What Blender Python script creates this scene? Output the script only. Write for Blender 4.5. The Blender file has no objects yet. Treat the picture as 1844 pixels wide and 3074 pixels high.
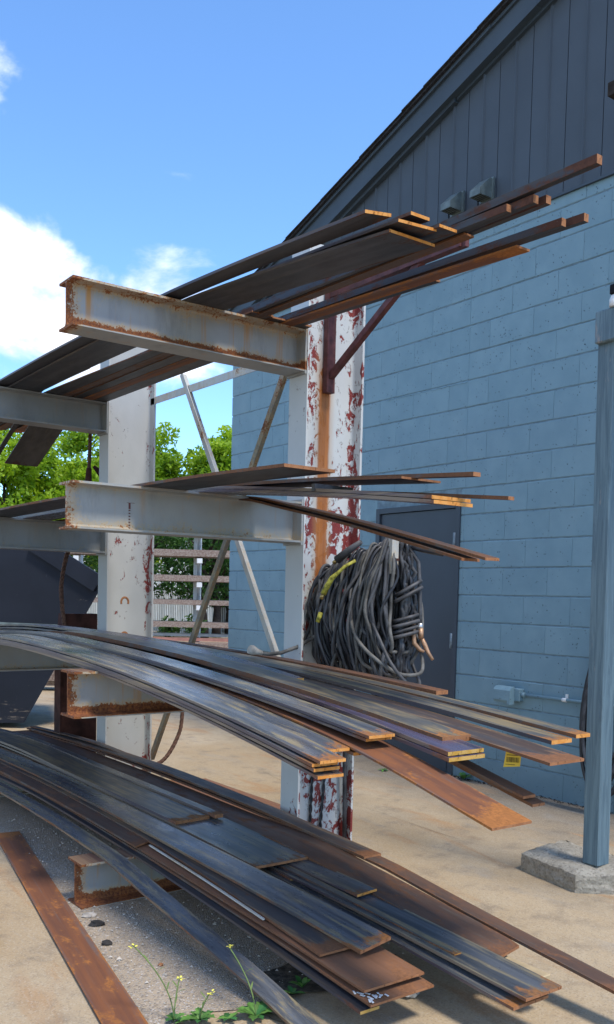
import bpy, bmesh, math, random
from mathutils import Vector, Matrix, noise
random.seed(7)
scn = bpy.context.scene
COL = scn.collection
R = math.radians

# ------------------------------------------------------------------ camera
CAM = Vector((4.998, -5.164, 1.385))
right = Vector((0.59348, 0.80452, 0.02296)); up = Vector((-0.06003, 0.01580, 0.99807)); fwd = Vector((-0.80261, 0.59371, -0.05767))
cd = bpy.data.cameras.new('camera'); cam = bpy.data.objects.new('camera', cd); COL.objects.link(cam)
m = Matrix((right, up, -fwd)).transposed().to_4x4(); m.translation = CAM
cam.matrix_world = m
cd.sensor_fit = 'VERTICAL'; cd.sensor_height = 36; cd.sensor_width = 36
cd.lens = 2762.33 / 3074 * 36; cd.shift_y = 407.03 / 3074
cd.clip_start = .05; cd.clip_end = 2000
scn.camera = cam

# ------------------------------------------------------------------ light
SUN = Vector((.46, .02, .88)).normalized()      # towards the sun
elev = math.asin(SUN.z); azim = math.atan2(SUN.x, SUN.y)
w = bpy.data.worlds.new('World'); scn.world = w; w.use_nodes = True
nt = w.node_tree; nt.nodes.clear(); L = nt.links.new
def wn(t, **k):
    n = nt.nodes.new(t)
    for a, b in k.items(): setattr(n, a, b)
    return n
out = wn('ShaderNodeOutputWorld'); bg = wn('ShaderNodeBackground'); bg.inputs['Strength'].default_value = .15
sky = wn('ShaderNodeTexSky', sky_type='NISHITA', sun_disc=False, sun_elevation=elev, sun_rotation=azim)
sky.air_density = 1.0; sky.dust_density = .1; sky.ozone_density = 2.5
tint = wn('ShaderNodeMix', data_type='RGBA', blend_type='MULTIPLY'); tint.inputs['Factor'].default_value = 1
tint.inputs['B'].default_value = (.84, 1.10, 1.34, 1)
L(sky.outputs['Color'], tint.inputs['A'])
# broken cumulus: fractal noise over the sky's directions, denser in a few seen and unseen banks
tc = wn('ShaderNodeTexCoord')
nz = wn('ShaderNodeTexNoise'); nz.inputs['Scale'].default_value = 9; nz.inputs['Detail'].default_value = 9; nz.inputs['Roughness'].default_value = .56; nz.inputs['Distortion'].default_value = .25
mp = wn('ShaderNodeMapping'); mp.inputs['Scale'].default_value = (1, 1, 1.7); mp.inputs['Location'].default_value = (.3, .1, .2)
L(tc.outputs['Generated'], mp.inputs['Vector']); L(mp.outputs['Vector'], nz.inputs['Vector'])
big = wn('ShaderNodeTexNoise'); big.inputs['Scale'].default_value = 2.2; big.inputs['Detail'].default_value = 2; L(tc.outputs['Generated'], big.inputs['Vector'])
acc = None
BANKS = [((-.912, .298, .270), .120, 1.05), ((-.885, .368, .255), .100, 1.0), ((-.866, .250, .462), .042, .62), ((-.850, .436, .272), .085, 1.0),
         ((-.955, .240, .200), .12, .9), ((-.765, .560, .318), .03, .40), ((.2, -.9, .35), .45, 1.0), ((.75, -.5, .4), .40, 1.0), ((-.35, -.8, .5), .35, .95), ((.5, .75, .4), .35, .9), ((.1, -.25, .95), .40, .9), ((.9, .3, .3), .3, .9)]  # the wide banks lie out of view, added for neutral white fill light
for c, rad, amp in BANKS:
    d = wn('ShaderNodeVectorMath', operation='DISTANCE'); L(tc.outputs['Generated'], d.inputs[0]); d.inputs[1].default_value = Vector(c).normalized()
    r_ = wn('ShaderNodeMapRange', interpolation_type='SMOOTHSTEP'); L(d.outputs['Value'], r_.inputs['Value'])
    r_.inputs['From Min'].default_value = rad * 1.5; r_.inputs['From Max'].default_value = rad * .2; r_.inputs['To Min'].default_value = 0; r_.inputs['To Max'].default_value = amp
    if acc is None: acc = r_.outputs['Result']
    else:
        mx = wn('ShaderNodeMath', operation='MAXIMUM'); L(acc, mx.inputs[0]); L(r_.outputs['Result'], mx.inputs[1]); acc = mx.outputs[0]
sm = wn('ShaderNodeMath', operation='MULTIPLY_ADD'); L(acc, sm.inputs[0]); sm.inputs[1].default_value = .395; L(nz.outputs['Fac'], sm.inputs[2])
cl = wn('ShaderNodeMapRange', interpolation_type='SMOOTHSTEP'); L(sm.outputs[0], cl.inputs['Value']); cl.inputs['From Min'].default_value = .69; cl.inputs['From Max'].default_value = .98
shd = wn('ShaderNodeMapRange'); L(nz.outputs['Fac'], shd.inputs['Value']); shd.inputs['From Min'].default_value = .35; shd.inputs['From Max'].default_value = .6; shd.inputs['To Min'].default_value = 5.4; shd.inputs['To Max'].default_value = 7.6
cc = wn('ShaderNodeVectorMath', operation='SCALE'); cc.inputs[0].default_value = (.97, .99, 1.06); L(shd.outputs[0], cc.inputs['Scale'])
mixc = wn('ShaderNodeMix', data_type='RGBA'); L(cl.outputs[0], mixc.inputs['Factor']); L(tint.outputs['Result'], mixc.inputs['A']); L(cc.outputs[0], mixc.inputs['B'])
L(mixc.outputs['Result'], bg.inputs['Color']); L(bg.outputs[0], out.inputs[0])
sd = bpy.data.lights.new('sun', 'SUN'); sd.energy = 2.7; sd.angle = R(11); sd.color = (1, .92, .80)
sun = bpy.data.objects.new('sun', sd); COL.objects.link(sun)
sun.rotation_euler = SUN.to_track_quat('Z', 'Y').to_euler(); sun.location = (3, 2, 12)
scn.view_settings.view_transform = 'Standard'; scn.view_settings.look = 'None'
scn.view_settings.gamma = 1; scn.view_settings.use_curve_mapping = False; scn.view_settings.exposure = .60
scn.cycles.max_bounces = 6; scn.cycles.diffuse_bounces = 3; scn.cycles.glossy_bounces = 3; scn.cycles.transmission_bounces = 2

# ------------------------------------------------------------------ materials
class G:
    """small helper around a material node tree"""
    def __init__(s, name):
        s.m = bpy.data.materials.new(name); s.m.use_nodes = True; s.t = s.m.node_tree
        s.b = s.t.nodes['Principled BSDF']; s.o = s.t.nodes['Material Output']
        tc = s.n('ShaderNodeTexCoord'); s.obj = tc.outputs['Object']
        s.rnd = s.n('ShaderNodeObjectInfo').outputs['Random']
    def n(s, t, **k):
        x = s.t.nodes.new(t)
        for a, b in k.items(): setattr(x, a, b)
        return x
    def L(s, a, b): s.t.links.new(a, b)
    def put(s, sock, v):
        if hasattr(v, 'is_output'): s.L(v, sock)
        else: sock.default_value = v if not isinstance(v, tuple) or len(v) != 3 or sock.type != 'RGBA' else (*v, 1)
    def math(s, op, a, b=0.0, c=None, clamp=False):
        x = s.n('ShaderNodeMath', operation=op, use_clamp=clamp); s.put(x.inputs[0], a); s.put(x.inputs[1], b)
        if c is not None: s.put(x.inputs[2], c)
        return x.outputs[0]
    def vec(s, scale=(1, 1, 1), seeded=False, src=None):
        v = src or s.obj
        if seeded:
            a = s.n('ShaderNodeVectorMath', operation='MULTIPLY_ADD'); cb = s.n('ShaderNodeCombineXYZ')
            for i in range(3): s.L(s.rnd, cb.inputs[i])
            s.L(cb.outputs[0], a.inputs[0]); a.inputs[1].default_value = (37.1, 53.7, 91.3); s.L(v, a.inputs[2]); v = a.outputs[0]
        x = s.n('ShaderNodeVectorMath', operation='MULTIPLY'); s.L(v, x.inputs[0]); x.inputs[1].default_value = scale
        return x.outputs[0]
    def noise(s, v, scale, detail=5, rough=.55, dist=0):
        x = s.n('ShaderNodeTexNoise'); s.L(v, x.inputs['Vector'])
        x.inputs['Scale'].default_value = scale; x.inputs['Detail'].default_value = detail; x.inputs['Roughness'].default_value = rough; x.inputs['Distortion'].default_value = dist
        return x.outputs['Fac']
    def voro(s, v, scale, feature='F1', out='Distance'):
        x = s.n('ShaderNodeTexVoronoi', feature=feature); s.L(v, x.inputs['Vector']); x.inputs['Scale'].default_value = scale
        return x.outputs[out]
    def step(s, v, a, b, lo=0., hi=1.):
        x = s.n('ShaderNodeMapRange', interpolation_type='SMOOTHSTEP'); s.put(x.inputs['Value'], v)
        x.inputs['From Min'].default_value = a; x.inputs['From Max'].default_value = b; x.inputs['To Min'].default_value = lo; x.inputs['To Max'].default_value = hi
        return x.outputs[0]
    def mix(s, f, a, b):
        x = s.n('ShaderNodeMix', data_type='RGBA'); s.put(x.inputs['Factor'], f); s.put(x.inputs['A'], a); s.put(x.inputs['B'], b)
        return x.outputs['Result']
    def attr(s, name):
        x = s.n('ShaderNodeAttribute', attribute_name=name); return x.outputs['Fac']
    def xyz(s, v=None):
        x = s.n('ShaderNodeSeparateXYZ'); s.L(v or s.obj, x.inputs[0]); return x.outputs
    def bump(s, h, strength=.3, dist=.01, base=None):
        x = s.n('ShaderNodeBump'); x.inputs['Strength'].default_value = strength; x.inputs['Distance'].default_value = dist
        s.L(h, x.inputs['Height'])
        if base is not None: s.L(base, x.inputs['Normal'])
        s.L(x.outputs[0], s.b.inputs['Normal']); return x.outputs[0]
    def done(s, col, rough=.6, spec=.4, metal=0.):
        s.put(s.b.inputs['Base Color'], col); s.put(s.b.inputs['Roughness'], rough); s.b.inputs['Specular IOR Level'].default_value = spec; s.put(s.b.inputs['Metallic'], metal)
        return s.m

def plain(name, col, rough=.6, spec=.4, metal=0., var=.15, scale=12, bump=0.):
    g = G(name); v = g.vec((1, 1, 1), True)
    n1 = g.noise(v, scale, 6); a = tuple(c * (1 - var) for c in col); b = tuple(min(1, c * (1 + var)) for c in col)
    if bump: g.bump(g.noise(v, scale * 6, 4), bump, .004)
    return g.done(g.mix(g.step(n1, .3, .7), a, b), rough, spec, metal)

def steel(name, base, alt, film, rust, rust_t=.62, film_t=.55, end=.5, edge=.35, rough=(.38, .8), metal=.0):
    """hot rolled plate: mill scale with oily film streaks, rust blooming in patches and from ends and edges"""
    g = G(name); v = g.vec((1, 1, 1), True)
    vs = g.n('ShaderNodeVectorMath', operation='MULTIPLY'); g.L(v, vs.inputs[0]); vs.inputs[1].default_value = (.22, 10, 10); vs = vs.outputs[0]
    vm = g.n('ShaderNodeVectorMath', operation='MULTIPLY'); g.L(v, vm.inputs[0]); vm.inputs[1].default_value = (1, 2.4, 2.4); vm = vm.outputs[0]
    n_a = g.noise(vs, 1.6, 5, .6, .6); n_b = g.noise(vs, 3.4, 6, .62, .3); n_c = g.noise(vm, 7, 7, .65, .2); n_d = g.noise(v, 90, 4, .7)
    ve = g.n('ShaderNodeVectorMath', operation='MULTIPLY'); g.L(v, ve.inputs[0]); ve.inputs[1].default_value = (.8, 5, 5); n_e = g.noise(ve.outputs[0], 5, 7, .7, .4)
    col = g.mix(g.step(n_a, .35, .65), base, alt)
    col = g.mix(g.math('MULTIPLY', g.step(n_b, film_t - .03, film_t + .10), g.step(n_e, .36, .60)), col, film)
    pe = g.attr('pe'); pv = g.attr('pv')
    col = g.mix(g.math('MULTIPLY', g.step(pv, .95, .35), g.step(n_b, .44, .58, .1, .8)), col, film)
    e = g.math('MULTIPLY', g.step(pe, .16, 0), end); ed = g.math('MULTIPLY', g.step(pv, .9, 0), edge)
    r = g.math('ADD', g.math('MULTIPLY_ADD', n_c, .75, g.math('MULTIPLY', n_d, .25)), g.math('ADD', e, ed))
    rm = g.step(r, rust_t, rust_t + .13)
    rc = g.mix(g.step(n_d, .35, .65), tuple(c * .62 for c in rust), rust)
    rc = g.mix(g.step(n_b, .4, .7), rc, tuple(c * .75 for c in rust))
    col = g.mix(rm, col, rc)
    # pale scratches and dust specks
    sp = g.step(g.voro(g.vec((1, 1, 1), True), 46), .06, .03); col = g.mix(g.math('MULTIPLY', sp, g.step(n_b, .52, .7)), col, (.42, .40, .37))
    g.bump(g.math('ADD', g.math('MULTIPLY', n_c, .6), g.math('MULTIPLY', n_d, .4)), .22, .003)
    ro = g.math('MULTIPLY_ADD', rm, rough[1] - rough[0], g.math('MULTIPLY_ADD', n_c, .3, rough[0] - .12))
    return g.done(col, ro, .45, metal)

M = {}
M['mill'] = steel('mill_scale_steel', (.040, .045, .055), (.096, .104, .120), (.20, .170, .110), (.25, .115, .042), .74, .52, .30, .10, (.27, .8))
M['mill2'] = steel('mill_scale_blue', (.054, .063, .078), (.124, .137, .156), (.25, .210, .130), (.33, .135, .040), .73, .50, .34, .14, (.25, .78))
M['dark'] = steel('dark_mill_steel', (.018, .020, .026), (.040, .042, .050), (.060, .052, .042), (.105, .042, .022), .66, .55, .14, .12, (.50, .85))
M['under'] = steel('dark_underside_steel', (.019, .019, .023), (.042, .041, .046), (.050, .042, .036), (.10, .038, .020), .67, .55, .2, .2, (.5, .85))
M['purple'] = steel('purple_mill_steel', (.040, .034, .062), (.088, .082, .135), (.17, .13, .12), (.15, .065, .045), .74, .55, .22, .12, (.25, .75))
M['rust'] = steel('brown_rusted_steel', (.068, .042, .032), (.115, .062, .040), (.105, .085, .068), (.185, .082, .038), .50, .56, .15, .1, (.6, .9))
M['rustlight'] = steel('light_rusted_steel', (.175, .082, .044), (.225, .108, .058), (.17, .12, .075), (.26, .115, .050), .52, .6, .12, .1, (.7, .92))
M['rustorange'] = steel('orange_rusted_steel', (.125, .050, .026), (.20, .072, .026), (.13, .085, .07), (.36, .135, .032), .52, .6, .3, .1, (.7, .92))
M['rustmix'] = steel('rust_and_scale_steel', (.070, .046, .036), (.055, .056, .062), (.22, .145, .08), (.23, .098, .040), .58, .52, .3, .12, (.5, .88))
M['tan'] = steel('tan_filmed_steel', (.058, .062, .068), (.098, .096, .090), (.25, .19, .10), (.32, .14, .042), .70, .46, .34, .16, (.36, .82))
def endmat(name, c1, c2):
    g = G(name); v = g.vec((1, 1, 1), True); n1 = g.noise(v, 26, 6, .65); n2 = g.noise(g.vec((1, 1, .4), True), 120, 4)
    c = g.mix(g.step(n1, .35, .62), c1, c2); c = g.mix(g.step(n2, .56, .72), c, tuple(x * .4 for x in c1)); g.bump(n2, .3, .003)
    return g.done(c, .85, .3)
M['end'] = endmat('saw_cut_orange_rust', (.56, .21, .036), (.66, .31, .085))
M['endyellow'] = endmat('yellow_rust_end', (.47, .26, .04), (.52, .33, .10))
M['endbrown'] = endmat('brown_rust_end', (.25, .105, .045), (.34, .155, .07))
M['side'] = steel('plate_edge_steel', (.055, .042, .056), (.090, .066, .076), (.21, .155, .105), (.20, .088, .046), .66, .56, .3, 0, (.45, .8))
M['sidedark'] = steel('plate_edge_dark', (.030, .028, .036), (.060, .050, .056), (.10, .07, .05), (.125, .055, .032), .62, .56, .2, 0, (.5, .85))

def painted(name, paint, rust_lo, rust_hi, streak, spots, tip=.0):
    """rack arm: pale paint, rust creeping up from the lower flange, down from the upper one and in drips (object z 0..0.2, y from the tip)"""
    g = G(name); v = g.obj; X = g.xyz()
    n1 = g.noise(g.vec((1, 1, 1), True), 16, 7, .68, .4); n2 = g.noise(g.vec((1, 1, 1), True), 95, 4, .7); n3 = g.noise(g.vec((1, 1, .06), True), 22, 5, .6); n4 = g.noise(g.vec((1, 1, 1), True), 3, 4)
    grain = g.math('MULTIPLY_ADD', n1, .50, g.math('MULTIPLY', n2, .50))
    lo = g.math('MULTIPLY', g.math('MULTIPLY', g.step(X[2], .085, .010), g.step(X[2], .002, .009)), rust_lo); hi = g.math('MULTIPLY', g.step(X[2], .135, .195), rust_hi)
    tp = g.math('MULTIPLY', g.step(X[1], .10, .0), tip)
    r = g.math('ADD', grain, g.math('MAXIMUM', g.math('MAXIMUM', lo, hi), tp))
    r = g.math('ADD', r, g.math('MULTIPLY', g.step(n4, .52, .7), spots))
    mask = g.step(r, .73, .79); halo = g.step(r, .55, .78)
    st = g.math('MULTIPLY', g.math('MULTIPLY', g.step(n3, .54, .72), streak), g.step(X[2], .0, .15, .35, 1.))
    pc = g.mix(g.step(n4, .3, .7), tuple(c * .86 for c in paint), paint)
    gr = g.noise(g.vec((1, 1, .25), True), 7, 6, .7); pc = g.mix(g.step(gr, .48, .70, 0, .55), pc, tuple(c * .55 for c in paint)); pc = g.mix(g.math('MULTIPLY', halo, .6), pc, (.50, .35, .16)); pc = g.mix(st, pc, (.44, .23, .07))
    rc = g.mix(g.step(n2, .36, .64), (.10, .028, .014), (.26, .095, .028)); col = g.mix(mask, pc, rc)
    g.bump(g.math('SUBTRACT', n1, g.math('MULTIPLY', mask, .3)), .12, .004)
    return g.done(col, g.math('MULTIPLY_ADD', mask, .35, .5), .4)
PW = (.345, .358, .35)
M['arm_heavy'] = painted('rusted_rack_paint', PW, .50, .22, 1.0, .09, .34)
M['arm_mid'] = painted('weathered_rack_paint', PW, .19, .08, .3, .02, .28)
M['arm_light'] = painted('rack_paint', tuple(c * .85 for c in PW), .10, .04, .12, .0, .12)
M['arm_flange'] = steel('rusted_flange', (.13, .058, .035), (.10, .045, .032), (.22, .14, .08), (.30, .125, .04), .62, .55, 0, 0, (.7, .9))

def peeling(name, paint, amount, streak, edge=.055):
    """white top coat peeling off red primer (object z up the column, y across the web)"""
    g = G(name); X = g.xyz(); v = g.vec((1, 1, .62)); vf = g.vec((1, 1, .8))
    n1 = g.noise(v, 17, 5, .62, .9); n2 = g.noise(v, 3.2, 3); n3 = g.noise(vf, 60, 5, .7, .5); nf = g.noise(g.vec((1, 1, 1)), 160, 3)
    f = g.math('ADD', g.math('MULTIPLY_ADD', n1, .72, g.math('MULTIPLY', n3, .2)), g.math('MULTIPLY', n2, .38))
    f = g.math('ADD', f, g.math('MULTIPLY', g.math('MULTIPLY', g.step(X[1], .12, .16), g.step(X[1], .172, .166)), edge)); f = g.math('SUBTRACT', f, g.math('MULTIPLY', g.step(X[1], -.17, -.178), .10))
    f = g.math('ADD', f, g.math('MULTIPLY', g.math('MULTIPLY', g.step(X[2], 1.05, .75), g.step(X[1], .15, .11)), .045)); f = g.math('ADD', f, g.math('MULTIPLY', g.math('MULTIPLY', g.step(X[2], 1.95, 1.65), g.step(X[2], 1.2, 1.4)), .03))
    bare = g.step(f, amount, amount + .008); crk = g.math('SUBTRACT', g.step(f, amount - .035, amount - .012), g.step(f, amount - .012, amount))
    crk = g.math('MULTIPLY', crk, g.step(n3, .46, .56))
    prim = g.mix(g.step(nf, .35, .65), (.17, .022, .022), (.25, .045, .038))
    pc = g.mix(g.step(n2, .35, .65), tuple(c * .9 for c in paint), paint)
    col = g.mix(g.math('MULTIPLY', crk, .8), pc, (.10, .09, .085)); col = g.mix(bare, col, prim)
    if streak:
        w1 = g.noise(g.vec((1, 1, .5)), 9, 4); yy = g.math('ABSOLUTE', g.math('SUBTRACT', X[1], g.math('MULTIPLY_ADD', w1, .02, -.027)))
        band = g.math('MULTIPLY', g.step(yy, .042, .026), g.math('MULTIPLY', g.step(X[2], 1.25, 1.50), g.step(X[2], 2.60, 2.40, 0, 1)))
        halo = g.math('MULTIPLY', g.step(yy, .075, .035), g.math('MULTIPLY', g.step(X[2], 1.2, 1.5), g.step(X[2], 2.8, 2.45, .0, 1)))
        sc = g.mix(g.noise(g.vec((1, 1, .07)), 60, 4), (.20, .055, .016), (.58, .20, .035))
        col = g.mix(g.math('MULTIPLY', halo, .35), col, (.58, .32, .10)); col = g.mix(g.math('MULTIPLY', band, g.step(n1, .72, .60, .25, .95)), col, sc)
    g.bump(g.math('SUBTRACT', g.math('MULTIPLY', n3, .25), bare), .5, .006)
    return g.done(col, .55, .4)
M['peel'] = peeling('peeling_white_paint', (.57, .585, .58), .705, True)
M['peel_lt'] = peeling('chipped_white_paint', (.47, .47, .45), .80, False, .10)
M['brace_dark'] = painted('olive_brace_paint', (.20, .19, .155), .2, .1, .5, .16, .1)
M['brace'] = painted('brace_paint', (.50, .50, .47), .2, .1, .5, .16, .1)

def blockpaint():
    g = G('painted_block'); v = g.vec((1, 1, 1), True)
    n1 = g.noise(v, 5, 4); n2 = g.noise(v, 120, 5, .7); pit = g.voro(v, 42); n3 = g.noise(v, 14, 4); big = g.noise(g.vec((1, 1, 1)), 1.1, 3)
    hole = g.math('MULTIPLY', g.step(pit, .26, .12), g.step(n3, .50, .60))
    col = g.mix(g.step(n1, .3, .7), (.170, .276, .326), (.200, .312, .362))
    col = g.mix(g.math('MULTIPLY', hole, .75), col, (.03, .05, .065))
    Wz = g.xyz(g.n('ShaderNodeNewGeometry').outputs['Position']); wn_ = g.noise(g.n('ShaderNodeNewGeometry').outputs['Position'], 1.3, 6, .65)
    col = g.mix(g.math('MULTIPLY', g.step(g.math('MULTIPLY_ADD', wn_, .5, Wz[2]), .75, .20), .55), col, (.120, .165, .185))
    col = g.mix(g.step(wn_, .52, .75, 0, .35), col, (.235, .320, .355))
    # per-block tone
    col = g.mix(g.math('MULTIPLY', g.rnd, .22), col, (.142, .238, .284))
    g.bump(g.math('SUBTRACT', g.math('MULTIPLY_ADD', n2, .35, g.math('MULTIPLY', n3, .25)), g.math('MULTIPLY', hole, 1.2)), .55, .006)
    return g.done(col, .62, .35)
M['block'] = blockpaint()
M['mortar'] = plain('painted_mortar', (.16, .235, .28), .75, .3, 0, .2, 20, .3)
M['siding'] = plain('dark_siding_paint', (.060, .077, .095), .55, .35, 0, .08, 2.2, .05)
M['trim'] = plain('dark_trim_paint', (.050, .070, .090), .5, .35, 0, .1, 3, .05)
M['door'] = plain('dark_door_paint', (.040, .052, .070), .45, .4, 0, .10, 2, .03)
M['roof'] = plain('asphalt_shingle', (.035, .036, .04), .9, .2, 0, .4, 40, .5)
M['galv'] = plain('weathered_galvanised', (.13, .165, .165), .5, .5, .2, .25, 14, .1)
M['black'] = plain('dark_opening', (.008, .009, .011), .8, .2, 0, .2, 20)
M['hinge'] = plain('steel_hinge', (.17, .215, .25), .45, .5, .2, .2, 30)
M['rubber'] = plain('cable_rubber', (.060, .061, .066), .55, .4, 0, .5, 18, .15)
M['rubber2'] = plain('dusty_cable_rubber', (.115, .112, .105), .7, .3, 0, .5, 14, .2)
M['rubber3'] = plain('black_cable_rubber', (.022, .024, .030), .42, .5, 0, .4, 14, .1)
M['yellow'] = plain('yellow_plastic', (.34, .31, .05), .6, .3, 0, .6, 60)
M['brass'] = plain('brass', (.50, .36, .14), .35, .5, .8, .2, 30)
M['copper'] = plain('copper_clamp', (.42, .25, .15), .5, .5, .5, .2, 30)
M['chrome'] = plain('bright_metal', (.62, .62, .62), .3, .5, .8, .1, 20)
M['white'] = plain('white_paint', (.70, .71, .70), .6, .3, 0, .08, 9)
M['primer'] = plain('dark_red_primer_steel', (.105, .032, .030), .6, .4, 0, .35, 22, .15)
M['rusty_dark'] = plain('dark_rust', (.060, .022, .016), .85, .3, 0, .45, 9, .3)
M['rope'] = plain('rusty_wire_rope', (.12, .062, .042), .7, .4, .2, .4, 60, .3)
M['paper'] = plain('yellow_tag', (.72, .50, .06), .6, .3, 0, .06, 9)
M['ink'] = plain('black_print', (.02, .02, .02), .7, .2, 0, .1, 9)
M['soil'] = plain('dark_soil', (.085, .068, .050), .95, .2, 0, .5, 40, .8)
M['stone'] = plain('pale_stone', (.42, .38, .33), .9, .2, 0, .3, 20, .3)
M['char'] = plain('charred_scrap', (.030, .028, .027), .9, .2, 0, .4, 20, .5)
M['leafplant'] = plain('weed_leaf', (.085, .19, .035), .55, .4, 0, .35, 9)
M['leafdark'] = plain('dark_weed_leaf', (.035, .13, .030), .55, .4, 0, .3, 9)
M['stem'] = plain('weed_stem', (.14, .20, .06), .6, .3, 0, .25, 9)
M['flower'] = plain('yellow_petal', (.75, .68, .12), .5, .3, 0, .1, 9)

def ground_mat():
    g = G('yard_concrete'); v = g.obj
    n1 = g.noise(g.vec((1, 1, 1)), .9, 6, .6, .5); n2 = g.noise(g.vec((1, 1, 1)), 5.5, 6, .65); n3 = g.noise(g.vec((1, 1, 1)), 130, 4, .75); n4 = g.noise(g.vec((.35, 1.6, 1)), 2.3, 5, .6, .8); ag = g.voro(g.vec((1, 1, 1)), 190, 'F1', 'Color')
    col = g.mix(g.step(n1, .32, .68), (.365, .270, .160), (.425, .340, .230))
    col = g.mix(g.step(n2, .48, .72, 0, .8), col, (.235, .185, .130))
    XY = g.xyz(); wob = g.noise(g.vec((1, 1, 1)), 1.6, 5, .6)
    wall_shade = g.math('MULTIPLY', g.step(g.math('MULTIPLY_ADD', wob, 1.4, XY[1]), -.75, .45), g.step(XY[0], -2.2, .2)); col = g.mix(g.math('MULTIPLY', wall_shade, .72), col, (.150, .132, .110))  # building's shade along the wall foot, painted into the slab colour
    col = g.mix(g.step(n4, .54, .70, 0, .75), col, (.36, .215, .105))       # rust stain run-off
    col = g.mix(g.step(n4, .44, .30, 0, .55), col, (.255, .245, .225))
    agc = g.n('ShaderNodeSeparateColor'); g.L(ag, agc.inputs[0])
    col = g.mix(g.step(agc.outputs[0], .72, .95, 0, .30), col, (.50, .45, .37)); col = g.mix(g.step(agc.outputs[1], .75, .95, 0, .32), col, (.135, .11, .085))
    st = g.noise(g.vec((.8, 1.3, 1)), 3.1, 7, .7, 1.2); col = g.mix(g.step(st, .60, .74, 0, .6), col, (.19, .165, .135)); col = g.mix(g.step(st, .36, .24, 0, .5), col, (.50, .46, .385))
    g.bump(g.math('MULTIPLY_ADD', n3, .6, g.math('MULTIPLY', n2, .5)), .4, .006)
    return g.done(col, .9, .25)
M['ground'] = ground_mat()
def asphalt_mat():
    g = G('gravelly_asphalt'); ag = g.voro(g.vec((1, 1, 1)), 150, 'F1', 'Color'); d = g.voro(g.vec((1, 1, 1)), 150); n1 = g.noise(g.vec((1, 1, 1)), 2.4, 5, .6); n2 = g.noise(g.vec((1, 1, 1)), 40, 5, .7)
    s = g.n('ShaderNodeSeparateColor'); g.L(ag, s.inputs[0])
    col = g.mix(g.step(n1, .35, .65), (.36, .290, .210), (.43, .345, .250))
    col = g.mix(g.step(s.outputs[0], .6, .9, 0, .8), col, (.36, .32, .275)); col = g.mix(g.step(s.outputs[1], .6, .95, 0, .6), col, (.15, .13, .11)); col = g.mix(g.step(s.outputs[2], .93, .97, 0, .9), col, (.52, .48, .44))
    col = g.mix(g.step(n2, .5, .75, 0, .35), col, (.15, .128, .105))
    g.bump(g.math('SUBTRACT', g.math('MULTIPLY', s.outputs[0], .7), d), .6, .008)
    return g.done(col, .95, .2)
M['asphalt'] = asphalt_mat()
def footing_mat():
    g = G('rough_old_concrete'); v = g.obj; d = g.voro(g.vec((1, 1, 1)), 110, 'F1', 'Color'); n1 = g.noise(v, 7, 6, .7); n2 = g.noise(v, 60, 5, .7)
    s = g.n('ShaderNodeSeparateColor'); g.L(d, s.inputs[0])
    col = g.mix(g.step(n1, .35, .65), (.30, .27, .215), (.40, .365, .295)); col = g.mix(g.step(s.outputs[0], .6, .9, 0, .5), col, (.46, .41, .34)); col = g.mix(g.step(s.outputs[1], .7, .95, 0, .45), col, (.14, .125, .10))
    g.bump(g.math('ADD', n2, s.outputs[0]), .7, .008)
    return g.done(col, .95, .2)
M['footing'] = footing_mat()
def postmat():
    g = G('weathered_blue_wood'); v = g.vec((14, 14, .9), True); n1 = g.noise(v, 2.2, 7, .65, 1.6); n2 = g.noise(g.vec((6, 6, 1.2), True), 3, 6, .7); n3 = g.noise(g.vec((30, 30, 1.2), True), 3, 4)
    col = g.mix(g.step(n1, .35, .65), (.105, .160, .190), (.165, .238, .268))
    col = g.mix(g.step(n2, .60, .70, 0, .8), col, (.30, .28, .26)); col = g.mix(g.step(n2, .70, .75, 0, .8), col, (.46, .43, .41)); col = g.mix(g.step(n3, .62, .72, 0, .6), col, (.075, .12, .15))
    g.bump(g.math('ADD', n1, g.math('MULTIPLY', n3, .6)), .5, .005)
    return g.done(col, .7, .3)
M['wood'] = postmat()
def hopper_mat():
    g = G('scratched_navy_paint'); v = g.vec((1, 1, 1)); n1 = g.noise(g.vec((1, 1, 4)), 5, 7, .7, .3); n2 = g.noise(g.vec((9, 9, .8)), 4, 5, .7); X = g.xyz()
    col = g.mix(g.step(g.noise(v, 2, 4), .3, .7), (.009, .012, .020), (.014, .018, .029)); col = g.mix(g.step(n2, .68, .76, 0, .5), col, (.10, .11, .13))
    low = g.math('ADD', n1, g.step(X[2], .45, 0, 0, .16)); col = g.mix(g.step(low, .66, .74, 0, .75), col, (.19, .16, .13))
    return g.done(col, .6, .25)
M['hopper'] = hopper_mat()
def leaf_mat(name, a, b, c):
    g = G(name); at = g.attr('lv'); col = g.mix(g.step(at, .1, .55), a, b); col = g.mix(g.step(at, .6, 1), col, c)
    tr = g.n('ShaderNodeBsdfTranslucent'); g.put(tr.inputs['Color'], col); ms = g.n('ShaderNodeMixShader'); ms.inputs[0].default_value = .5
    m_ = g.done(col, .5, .35); g.L(g.b.outputs[0], ms.inputs[1]); g.L(tr.outputs[0], ms.inputs[2]); g.L(ms.outputs[0], g.o.inputs[0])
    return m_
M['leaf_bright'] = leaf_mat('bright_leaf', (.12, .24, .012), (.30, .46, .02), (.46, .62, .035))
M['leaf_dark'] = leaf_mat('dark_leaf', (.022, .070, .014), (.045, .12, .022), (.085, .18, .03))
M['leaf_pale'] = leaf_mat('pale_leaf', (.10, .16, .05), (.16, .24, .07), (.23, .31, .10))
M['bark'] = plain('bark', (.035, .028, .024), .9, .2, 0, .4, 20, .5)
M['corrug'] = plain('pale_metal_cladding', (.60, .63, .62), .5, .4, 0, .05, 4)
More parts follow.
